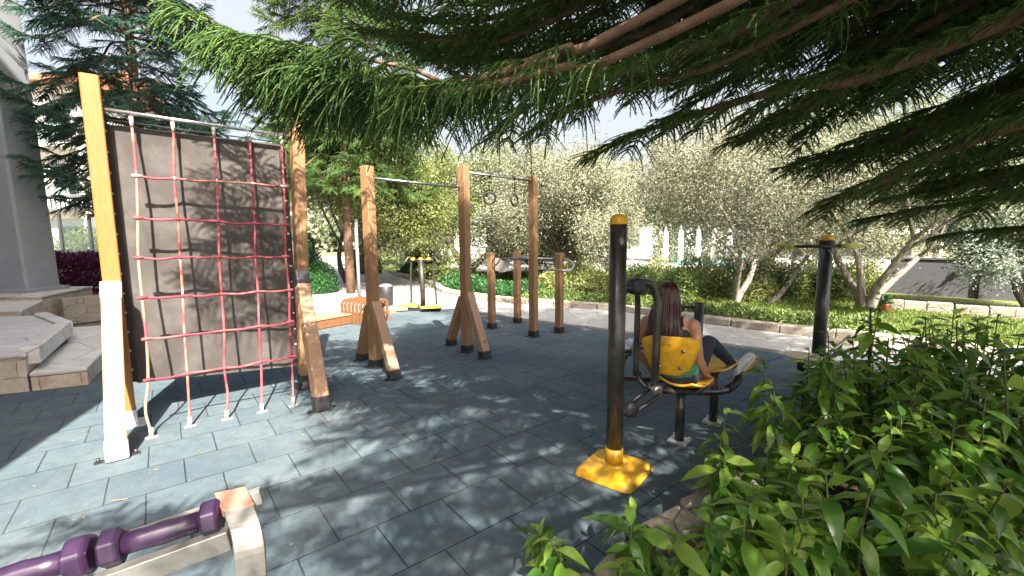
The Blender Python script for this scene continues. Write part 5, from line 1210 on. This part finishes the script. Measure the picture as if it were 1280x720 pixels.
bush('tall_soft_bush', (-6.9, 14.8, 0), .7, .7, 2.2, 8000, .12, .25, L_['deep'], 'taller soft green shrub behind the round bush', seed=72)
bush('yellow_bush', (-6.9, 21, 0), 1.0, .9, 1.3, 4000, .13, .4, L_['yellow_green'], 'yellow-green bush where the path bends away', seed=73)
bush('yellow_bush', (-4.1, 20.5, 0), 1.1, .9, 1.5, 4000, .13, .4, L_['yellow_green'], 'yellow-green bush right of the first pull-up post', seed=74)
bush('low_bush', (-3.3, 17.4, 0), .8, .6, .6, 3000, .09, .4, L_['bush_light'], 'low pale bush at the left tip of the ground cover', seed=75)
for i, (x, y_, h) in enumerate([(-9.6, 16.2, 2.6), (-12.5, 16.5, 3.0), (-15.5, 16.2, 2.5)]):
    bush('fence_shrub', (x, y_, 0), 1.4, .9, h, 6000, .16, .3, L_['bush_light'], ['light green shrub behind the right end of the glass fence', 'taller green shrub behind the middle of the glass fence', 'green shrub behind the left end of the glass fence'][i], seed=80 + i, group='shrubs behind the glass fence')
t = thing('potted_plant', (7.95, 9.35, 0), 'terracotta pot with a small plant at the foot of the forking olive', 'potted plant')
m = MB(); m.lathe([(.055, 0), (.075, .17), (.085, .18), (.085, .20), (.07, .20)], (7.95, 9.35, 0), n=18); M['terracotta'] = mat_noise('terracotta', (.36, .10, .05), (.45, .15, .08), 8, .8); m.build('pot', M['terracotta'], t)
fm = FM(); k = 160; D = rdir(k, r); D[:, 2] = abs(D[:, 2]) + .3; flat_leaves(fm, np.tile([7.95, 9.35, .22], (k, 1)) + r.normal(size=(k, 3)) * .05, D, rdir(k, r), .13, .025); fm.build('foliage', L_['deep'], t)

# ------------------------------------------------------------------ broad-leaved shrubs in the front bed
M['green_twig'] = mat_noise('green_twig', (.045, .06, .018), (.09, .11, .03), 20, .7, bs=.1)
def laurel(x, y, h, spread, nsp, label, seed, lean=(0, 0), ll=.115, group='laurel shrubs in the front bed'):
    r = np.random.default_rng(seed); base = Vector((x, y, .06)); t = thing('laurel_shrub', base, label, 'shrub', group)
    st = MB(); P = []; D = []; N = []; LL = []
    for s_ in range(nsp):
        a = r.uniform(0, 6.283); rr_ = spread * math.sqrt(r.random()); hz = h * (1.04 - .40 * (rr_ / spread) ** 1.5) * r.uniform(.5, 1.03)
        tip = np.array([x + math.cos(a) * rr_ + lean[0] * hz, y + math.sin(a) * rr_ + lean[1] * hz, .06 + hz])
        b0 = np.array([x + math.cos(a) * rr_ * .25, y + math.sin(a) * rr_ * .25, .04]); mid = (b0 + tip) / 2 + np.array([math.cos(a), math.sin(a), .5]) * .08 * r.uniform(.2, 1)
        C = polyline([b0, mid, tip], 12); st.tube([Vector(c) for c in C], [.007 * (1 - .6 * i / 11) + .0012 for i in range(12)], 5, False)
        ax_ = nrm(C[-1] - C[-3]); ph = r.uniform(0, 6.28)
        for k in range(int(r.integers(12, 19))):
            u = 1 - (k / 18) ** 1.15 * .8; i0 = u * 11; i = int(min(i0, 10)); p = C[i] + (C[i + 1] - C[i]) * (i0 - i)
            ang = ph + k * 2.4; X = nrm(np.cross(ax_, [.3, .1, .9])); Yv = np.cross(ax_, X); out = X * math.cos(ang) + Yv * math.sin(ang)
            up_ = .75 if k < 3 else .2 - .04 * k
            d = nrm(out * 1.0 + ax_ * up_ + r.normal(size=3) * .18); P.append(p + out * .006); D.append(d); N.append(nrm(np.array([0, 0, 1.0]) + out * .15 + r.normal(size=3) * .25))
            LL.append(1.48 * ll * r.uniform(.5, 1.2) * (.6 if k < 3 else 1))
    P, D, N, LL = map(np.array, (P, D, N, LL)); fm = FM(); leaves(fm, P, D, N, LL, LL * r.uniform(.36, .48, len(LL)), r.uniform(.25, .95, len(LL))[:, None], .35, 5)
    st.build('stems', M['green_twig'], t); fm.build('foliage', L_['laurel'], t, smooth=True)
lau = [
 (0.13, 1.92, .30, .07, 3, 'small two-sprig laurel seedling at the bottom centre, beside the edging stones', (0, 0), .10),
 (0.55, 1.75, .52, .20, 13, 'drooping laurel at the near left end of the bed', (0, 0), .115),
 (0.98, 1.72, .66, .26, 22, 'laurel between the bed\'s left end and the big front clump', (0, 0), .115),
 (1.28, 2.25, .72, .30, 26, 'laurel leaning over the edging stones below the foot rest of the machine', (0, 0), .11),
 (1.45, 1.65, .70, .33, 30, 'dense laurel at the bottom edge of the picture, right of centre', (0, 0), .115),
 (1.90, 2.78, .93, .36, 34, 'tall laurel just below the waist twister', (0, 0), .11),
 (2.05, 2.05, .80, .38, 36, 'bright broad laurel in the middle of the bed', (0, 0), .115),
 (2.75, 3.2, 1.14, .45, 60, 'tallest laurel at the back of the bed', (0, 0), .11),
 (2.75, 2.45, .92, .42, 46, 'laurel at the right side of the bed, in front of the tallest one', (0, 0), .11),
 (3.6, 3.35, 1.16, .5, 60, 'laurel at the far right end of the bed by the pale path', (0, 0), .11),
 (3.6, 2.6, 1.08, .45, 44, 'laurel at the right edge of the picture', (0, 0), .11),
 (2.0, 1.45, .45, .3, 14, 'low dark laurel over bare soil in the bottom right corner', (0, 0), .11),
]
for i, (x, y, h, sp, k, lab, ln, ll) in enumerate(lau): laurel(x, y, h, sp * 1.05, max(3, int(k * .68)), lab, 100 + i, ln, ll)
# fallen leaves
r = np.random.default_rng(9); n = 900; P = np.column_stack([r.uniform(.5, 5, n), r.uniform(.4, 3.4, n), np.full(n, .078)]); ok = (P[:, 1] < 1.3 + P[:, 0] * .7)
P = P[ok]; fm = FM(); leaves(fm, P, nrm(np.column_stack([r.normal(size=(len(P), 2)), r.normal(size=len(P)) * .1])), np.tile([0, 0, 1.0], (len(P), 1)) + r.normal(size=P.shape) * .2, .07, .028, .2, .3, 4); fm.build('leaf_litter', L_['dead'], kind='stuff')
k = 70; P = np.column_stack([r.uniform(-3, 4, k), r.uniform(1.2, 9, k), np.full(k, .018)]); fm = FM(); leaves(fm, P, nrm(np.column_stack([r.normal(size=(k, 2)), np.zeros(k)])), np.tile([0, 0, 1.0], (k, 1)) + r.normal(size=(k, 3)) * .1, .035, .013, .1, .3, 3); fm.build('leaf_litter', L_['dead'], kind='stuff')
P = P + [.1, .2, 0]; cords(fm := FM(), P[:40], nrm(np.column_stack([r.normal(size=(40, 2)), np.zeros(40)])), .09, .0, .003, .01, 14, 4, r); fm.build('needle_litter', L_['dead'], kind='stuff')
# ------------------------------------------------------------------ seated woman
def limb(pts, rad, side=None, n=18, res=24):
    """closed tapered tube with rounded ends; rad may be (rx, ry) pairs with rx along side"""
    P = polyline(pts, res); rr_ = np.array([q if isinstance(q, tuple) else (q, q) for q in rad], float)
    u = np.linspace(0, len(rad) - 1, res); RX = np.interp(u, range(len(rad)), rr_[:, 0]); RY = np.interp(u, range(len(rad)), rr_[:, 1])
    side = np.array(side if side is not None else (.31, .2, .93), float); vs = []
    rows_ = [(0, -1)] + [(0, k) for k in (.5, .87)] + [(i, 9) for i in range(res)] + [(res - 1, k) for k in (.87, .5)]
    def sec(i, k, sg):
        T_ = nrm(P[min(i + 1, res - 1)] - P[max(i - 1, 0)]); x = side - T_ * (side @ T_); x = nrm(x); y = np.cross(T_, x)
        off_ = -sg * T_ * RY[i] * math.sqrt(max(0, 1 - k * k)) if k < 1 else 0
        return [P[i] + off_ + (x * math.cos(a) * RX[i] + y * math.sin(a) * RY[i]) * k for a in np.linspace(0, 2 * math.pi, n, endpoint=False)]
    rings = [sec(0, k, 1) for k in (.12, .5, .87)] + [sec(i, 1, 1) for i in range(res)] + [sec(res - 1, k, -1) for k in (.87, .5, .12)]
    for r_ in rings: vs += [tuple(v) for v in r_]
    m = len(rings); fs = [(i * n + k, i * n + (k + 1) % n, (i + 1) * n + (k + 1) % n, (i + 1) * n + k) for i in range(m - 1) for k in range(n)]
    fs += [tuple(reversed(range(n))), tuple((m - 1) * n + k for k in range(n))]
    me = bpy.data.meshes.new('tmp'); me.from_pydata(vs, [], fs); me.update(); return me
def join_meshes(name, meshes, voxel, mat, parent, smooth_it=6):
    vs = []; fs = []
    for me in meshes:
        n = len(vs); vs += [tuple(v.co) for v in me.vertices]; fs += [tuple(i + n for i in p.vertices) for p in me.polygons]
    me = bpy.data.meshes.new(name); me.from_pydata(vs, [], fs); me.update(); o = bpy.data.objects.new(name, me); COL.objects.link(o)
    rm = o.modifiers.new('vox', 'REMESH'); rm.mode = 'VOXEL'; rm.voxel_size = voxel; rm.use_smooth_shade = True
    sm = o.modifiers.new('sm', 'SMOOTH'); sm.iterations = smooth_it; sm.factor = .5
    dg = bpy.context.evaluated_depsgraph_get(); dg.update(); out = bpy.data.meshes.new_from_object(o.evaluated_get(dg)); bpy.data.objects.remove(o)
    out.name = name; out.polygons.foreach_set('use_smooth', [True] * len(out.polygons))
    out.materials.clear()
    return link_mesh(name, out, mat, parent)
def mb_mesh(m):
    me = bpy.data.meshes.new('tmp'); me.from_pydata(m.v, [], m.f); me.update(); return me
V = Vector
hipc = V((1.33, 3.44, .61)); F2 = V((.62, .78, 0)).normalized(); S2 = V((.86, -.50, 0)).normalized()
t = thing('person', (1.35, 3.45, .53), 'woman with long brown hair seated on the leg press in dark jeans and white trainers', 'person')
m, nt, b = newmat('skin'); nt.links.new(ramp(nt, noise(nt, 14, 4), (.42, .20, .12), (.52, .27, .17)), b.inputs['Base Color']); b.inputs['Roughness'].default_value = .5
b.inputs['Subsurface Weight'].default_value = .1; b.inputs['Subsurface Radius'].default_value = (.02, .008, .004); M['skin'] = m
chest = V((1.235, 3.40, .93)); nb = V((1.215, 3.39, 1.06)); hc = V((1.205, 3.405, 1.215))
shR = V((1.375, 3.315, 1.01)); shL = V((1.075, 3.485, 1.01))
elR = V((1.445, 3.35, .735)); wrR = V((1.545, 3.44, .585)); elL = V((1.02, 3.60, .76)); wrL = V((1.16, 3.68, .58))
def hand(w, d, up, palmn):
    """palm and five fingers curling down over the seat edge"""
    d = d.normalized(); s_ = d.cross(palmn).normalized(); out = []
    pc = w + d * .045
    chains = [([w - d * .02, w + d * .02, w + d * .055, w + d * .082], [(.022, .018), (.030, .014), (.036, .014), (.033, .012)], None)]
    for k, (o_, ln) in enumerate(((-.028, .062), (-.010, .072), (.010, .067), (.027, .052))):
        b_ = w + d * .082 + s_ * o_; p1 = b_ + d * ln * .42 - palmn * .012; p2 = p1 + (d * .45 - palmn * .9).normalized() * ln * .34; p3 = p2 + (-palmn + d * -.1).normalized() * ln * .28
        chains.append(([w + d * .055 + s_ * o_ * .8, b_, p1, p2, p3], [.009, .0095, .0085, .0078, .006], None))
    th0 = w + d * .02 - s_ * .028; th1 = th0 - s_ * .022 + d * .022 - palmn * .012; th2 = th1 + d * .028 - palmn * .02
    chains.append(([w + d * .015, th0, th1, th2], [.012, .012, .0105, .008], None))
    return [limb(c[0], c[1], s_, 10, 14) for c in chains]
upR = V((0, 0, 1))
body = []
body.append(limb([hipc, V((1.30, 3.43, .72)), V((1.262, 3.41, .83)), chest, V((1.222, 3.395, 1.0)), V((1.216, 3.39, 1.045))], [(.15, .11), (.125, .088), (.13, .092), (.150, .105), (.145, .085), (.07, .055)], S2))
body.append(limb([V((1.218, 3.39, 1.0)), nb, V((1.21, 3.395, 1.12)), hc - V((0, 0, .03))], [.052, .05, .047, .05]))
body.append(limb([shL.lerp(shR, .12), shL.lerp(shR, .5) + V((0, 0, .028)), shL.lerp(shR, .88)], [.045, .058, .045]))
for sh_, el_, wr_ in ((shR, elR, wrR), (shL, elL, wrL)):
    body.append(limb([sh_, sh_.lerp(el_, .25), sh_.lerp(el_, .6), el_, el_.lerp(wr_, .35), el_.lerp(wr_, .75), wr_], [.052, .047, .041, .035, .036, .027, .022]))
body += hand(wrR, (wrR - elR).normalized() * .5 + F2 * .6 + V((0, 0, -.3)), upR, V((.25, .2, .95)).normalized())
body += hand(wrL, (wrL - elL).normalized() * .5 + F2 * .6 + V((0, 0, -.3)), upR, V((-.1, .2, .97)).normalized())
# head with face, looking ahead along Fh
Fh = V((.55, .83, -.05)).normalized(); Sh = V((.83, -.55, 0)).normalized(); Uh = Sh.cross(Fh).normalized()
Mh = Matrix((Sh, Fh, Uh)).transposed()
m = MB(); vs = []; nn1, nn2 = 32, 24
for i in range(nn2 + 1):
    th = math.pi * i / nn2
    for k in range(nn1):
        a = 2 * math.pi * k / nn1; x, y, z = math.sin(th) * math.cos(a), math.sin(th) * math.sin(a), math.cos(th)
        jaw = 1 - .30 * max(0, -z) ** 1.2; fx = x * .074 * jaw; fy = y * (.094 if y < 0 else .088) * (1 - .12 * max(0, -z)); fz = z * .112
        if y > 0.2: fy += .010 * max(0, 1 - abs(x) * 3) * max(0, 1 - abs(z + .72) * 4)
        for ex in (-.42, .42):
            dd_ = (x - ex) ** 2 * 9 + (z - .05) ** 2 * 22
            if y > 0.3: fy -= .012 * math.exp(-dd_ * 3)
        vs.append(hc + Mh @ V((fx, fy, fz)))
fs = [(i * nn1 + k, i * nn1 + nn1 + k, i * nn1 + nn1 + (k + 1) % nn1, i * nn1 + (k + 1) % nn1) for i in range(nn2) for k in range(nn1)]
m.add(vs, fs)
def H(x, y, z): return hc + Mh @ V((x, y, z))
m.tube([H(0, .080, .008), H(0, .094, -.018), H(0, .102, -.032), H(0, .088, -.042)], [.008, .011, .015, .009], 10)
for sx in (-1, 1):
    m.ball(H(sx * .078, -.005, -.01), .028, 12, 8, (.35, .6, 1)); 
m.tube([H(-.024, .080, -.062), H(0, .088, -.060), H(.024, .080, -.062)], [.004, .0075, .004], 8); m.tube([H(-.02, .080, -.070), H(0, .086, -.071), H(.02, .080, -.070)], [.004, .0075, .004], 8)
body.append(mb_mesh(m))
bo = join_meshes('body', body, .0055, M['skin'], t, 3)
m = MB()
for sx in (-1, 1): m.ball(H(sx * .030, .066, .006), .0105, 12, 8, (1, 1, .62))
M['eye'] = mat_noise('eye', (.03, .02, .015), (.05, .03, .02), 5, .15, bs=0); build_each(m, 'eye', M['eye'], t)
# clothes
M['denim'] = mat_noise('denim', (.012, .018, .032), (.03, .042, .07), 9, .85, 0, .5, .002, fine=180)
M['dark_top'] = mat_noise('dark_top', (.012, .010, .011), (.022, .018, .02), 8, .85, 0, .4, .002, fine=120)
M['green_cloth'] = mat_noise('green_cloth', (.04, .17, .08), (.07, .24, .12), 8, .8, 0, .4, .002)
hR = V((1.42, 3.42, .60)); kR = V((1.70, 3.76, .785)); aR = V((2.005, 3.885, .51)); hL = V((1.26, 3.54, .60)); kL = V((1.53, 3.94, .79)); aL = V((1.79, 4.17, .56))
jm = [limb([hipc + V((-.01, -.01, .085)), hipc, hipc + V((.03, .03, -.02))], [(.135, .105), (.155, .125), (.15, .12)], S2)]
for h_, k_, a_ in ((hR, kR, aR), (hL, kL, aL)):
    jm.append(limb([hipc.lerp(h_, .7), h_.lerp(k_, .3), h_.lerp(k_, .7), k_.lerp(h_, .06)], [.094, .084, .070, .060]))
    jm.append(limb([k_.lerp(h_, .04), k_.lerp(a_, .12), k_.lerp(a_, .38), k_.lerp(a_, .75), k_.lerp(a_, .97)], [.060, .058, .056, .043, .038]))
join_meshes('jeans', jm, .007, M['denim'], t, 6)
tm = [limb([V((1.305, 3.43, .735)), V((1.265, 3.411, .83)), chest, V((1.224, 3.397, .995))], [(.134, .100), (.140, .106), (.160, .121), (.134, .096)], S2)]
for sh_ in (shR, shL): tm.append(limb([V((1.224, 3.397, .96)), V((1.224, 3.397, .98)).lerp(sh_, .38) + V((0, 0, .008)), V((1.22, 3.397, 1.02)).lerp(sh_, .42) + V((0, 0, .016))], [.072, .062, .050]))
join_meshes('top', tm, .007, M['dark_top'], t, 4)
join_meshes('shirt_hem', [limb([V((1.325, 3.437, .64)), V((1.302, 3.43, .70)), V((1.29, 3.425, .775))], [(.160, .128), (.146, .110), (.140, .102)], S2)], .007, M['green_cloth'], t, 3)
# trainers
M['trainer'] = mat_noise('trainer', (.5, .5, .5), (.66, .66, .65), 12, .6, 0, .2, .002); M['sole'] = mat_noise('sole', (.62, .62, .6), (.72, .72, .7), 12, .7)
for A_, K_, dz in ((aR, kR, V((.40, .10, .34))), (aL, kL, V((.40, .14, .34)))):
    up_ = (K_ - A_).normalized(); d = (dz.normalized() - up_ * dz.normalized().dot(up_)).normalized(); x_ = d.cross(up_).normalized()
    heel = A_ - up_ * .055 - d * .035
    sh = [limb([heel + up_ * .012, heel + d * .07 + up_ * .018, heel + d * .14 + up_ * .008, heel + d * .19, heel + d * .215 - up_ * .004], [(.034, .036), (.038, .042), (.042, .034), (.042, .027), (.034, .020)], x_),
          limb([heel + up_ * .02 + d * .015, A_ + up_ * .02], [.038, .041])]
    so_ = join_meshes('trainer', sh, .005, M['trainer'], t, 4)
    m = MB(); o_ = heel - up_ * .026 - d * .036
    pts_ = [(0, -.026), (.06, -.033), (.15, -.036), (.21, -.044), (.262, -.032), (.28, 0), (.262, .032), (.21, .044), (.15, .034), (.06, .033), (0, .028), (-.012, 0)]
    m.sheet(pts_, o_, d, x_, .022); m.build('sole', M['sole'], so_, bevel=.005)
# long hair: a cap and many locks falling down the back
m, nt, b = newmat('hair'); g = nt.nodes.new('ShaderNodeNewGeometry')
c_ = ramp(nt, g.outputs['Random Per Island'], (.018, .007, .005), (.10, .028, .014), 0, 1, ((.5, (.04, .012, .008)),)); nt.links.new(c_, b.inputs['Base Color']); b.inputs['Roughness'].default_value = .36; b.inputs['Specular IOR Level'].default_value = .6; M['hair'] = m
m = MB(); r = np.random.default_rng(3)
cap = []
vs = []
for i in range(15):
    th = math.pi * .60 * i / 14
    for k in range(28):
        a = 2 * math.pi * k / 28; x, y, z = math.sin(th) * math.cos(a), math.sin(th) * math.sin(a), math.cos(th)
        k2 = 1.0
        if y > .25 and z < .45: k2 = .90
        vs.append(hc + Mh @ V((x * .084 * k2, (y * .100 - .006) * k2, z * .120 + .004)))
fs = [(i * 28 + k, i * 28 + 28 + k, i * 28 + 28 + (k + 1) % 28, i * 28 + (k + 1) % 28) for i in range(14) for k in range(28)]
m.add(vs, fs, True)
for i in range(520):
    a = r.uniform(math.pi * .98, math.pi * 2.02) if i % 5 else r.choice([r.uniform(2.5, 3.2), r.uniform(6.2, 6.85)])
    th = r.uniform(.12, 1.45); x, y, z = math.sin(th) * math.cos(a), math.sin(th) * math.sin(a), math.cos(th)
    p0 = H(x * .085, y * .102 - .006, z * .121 + .004); 
    p00 = H(x * .06, y * .06, .123 - .01)
    x2 = math.cos(a); y2 = math.sin(a); low = r.uniform(-.36, -.27)
    w_ = r.uniform(.75, 1.03)
    p1 = H(x2 * .094 * w_, y2 * .112 * w_ - .008, -.05); p2 = H(x2 * .112 * w_, -.075 + y2 * .055 * w_ - .01, -.17); p3 = H(x2 * .105 * w_ + r.normal() * .008, -.105 + y2 * .035 * w_ + r.normal() * .006, low)
    C = polyline([p00, p0, p1, p2, p3] if th < 1.3 else [p0, p1, p2, p3], 14)
    m.tube([V(c) for c in C], [.0025] + [.0052] * 10 + [.004, .0028, .001], 5, False)
m.build('hair', M['hair'], t)
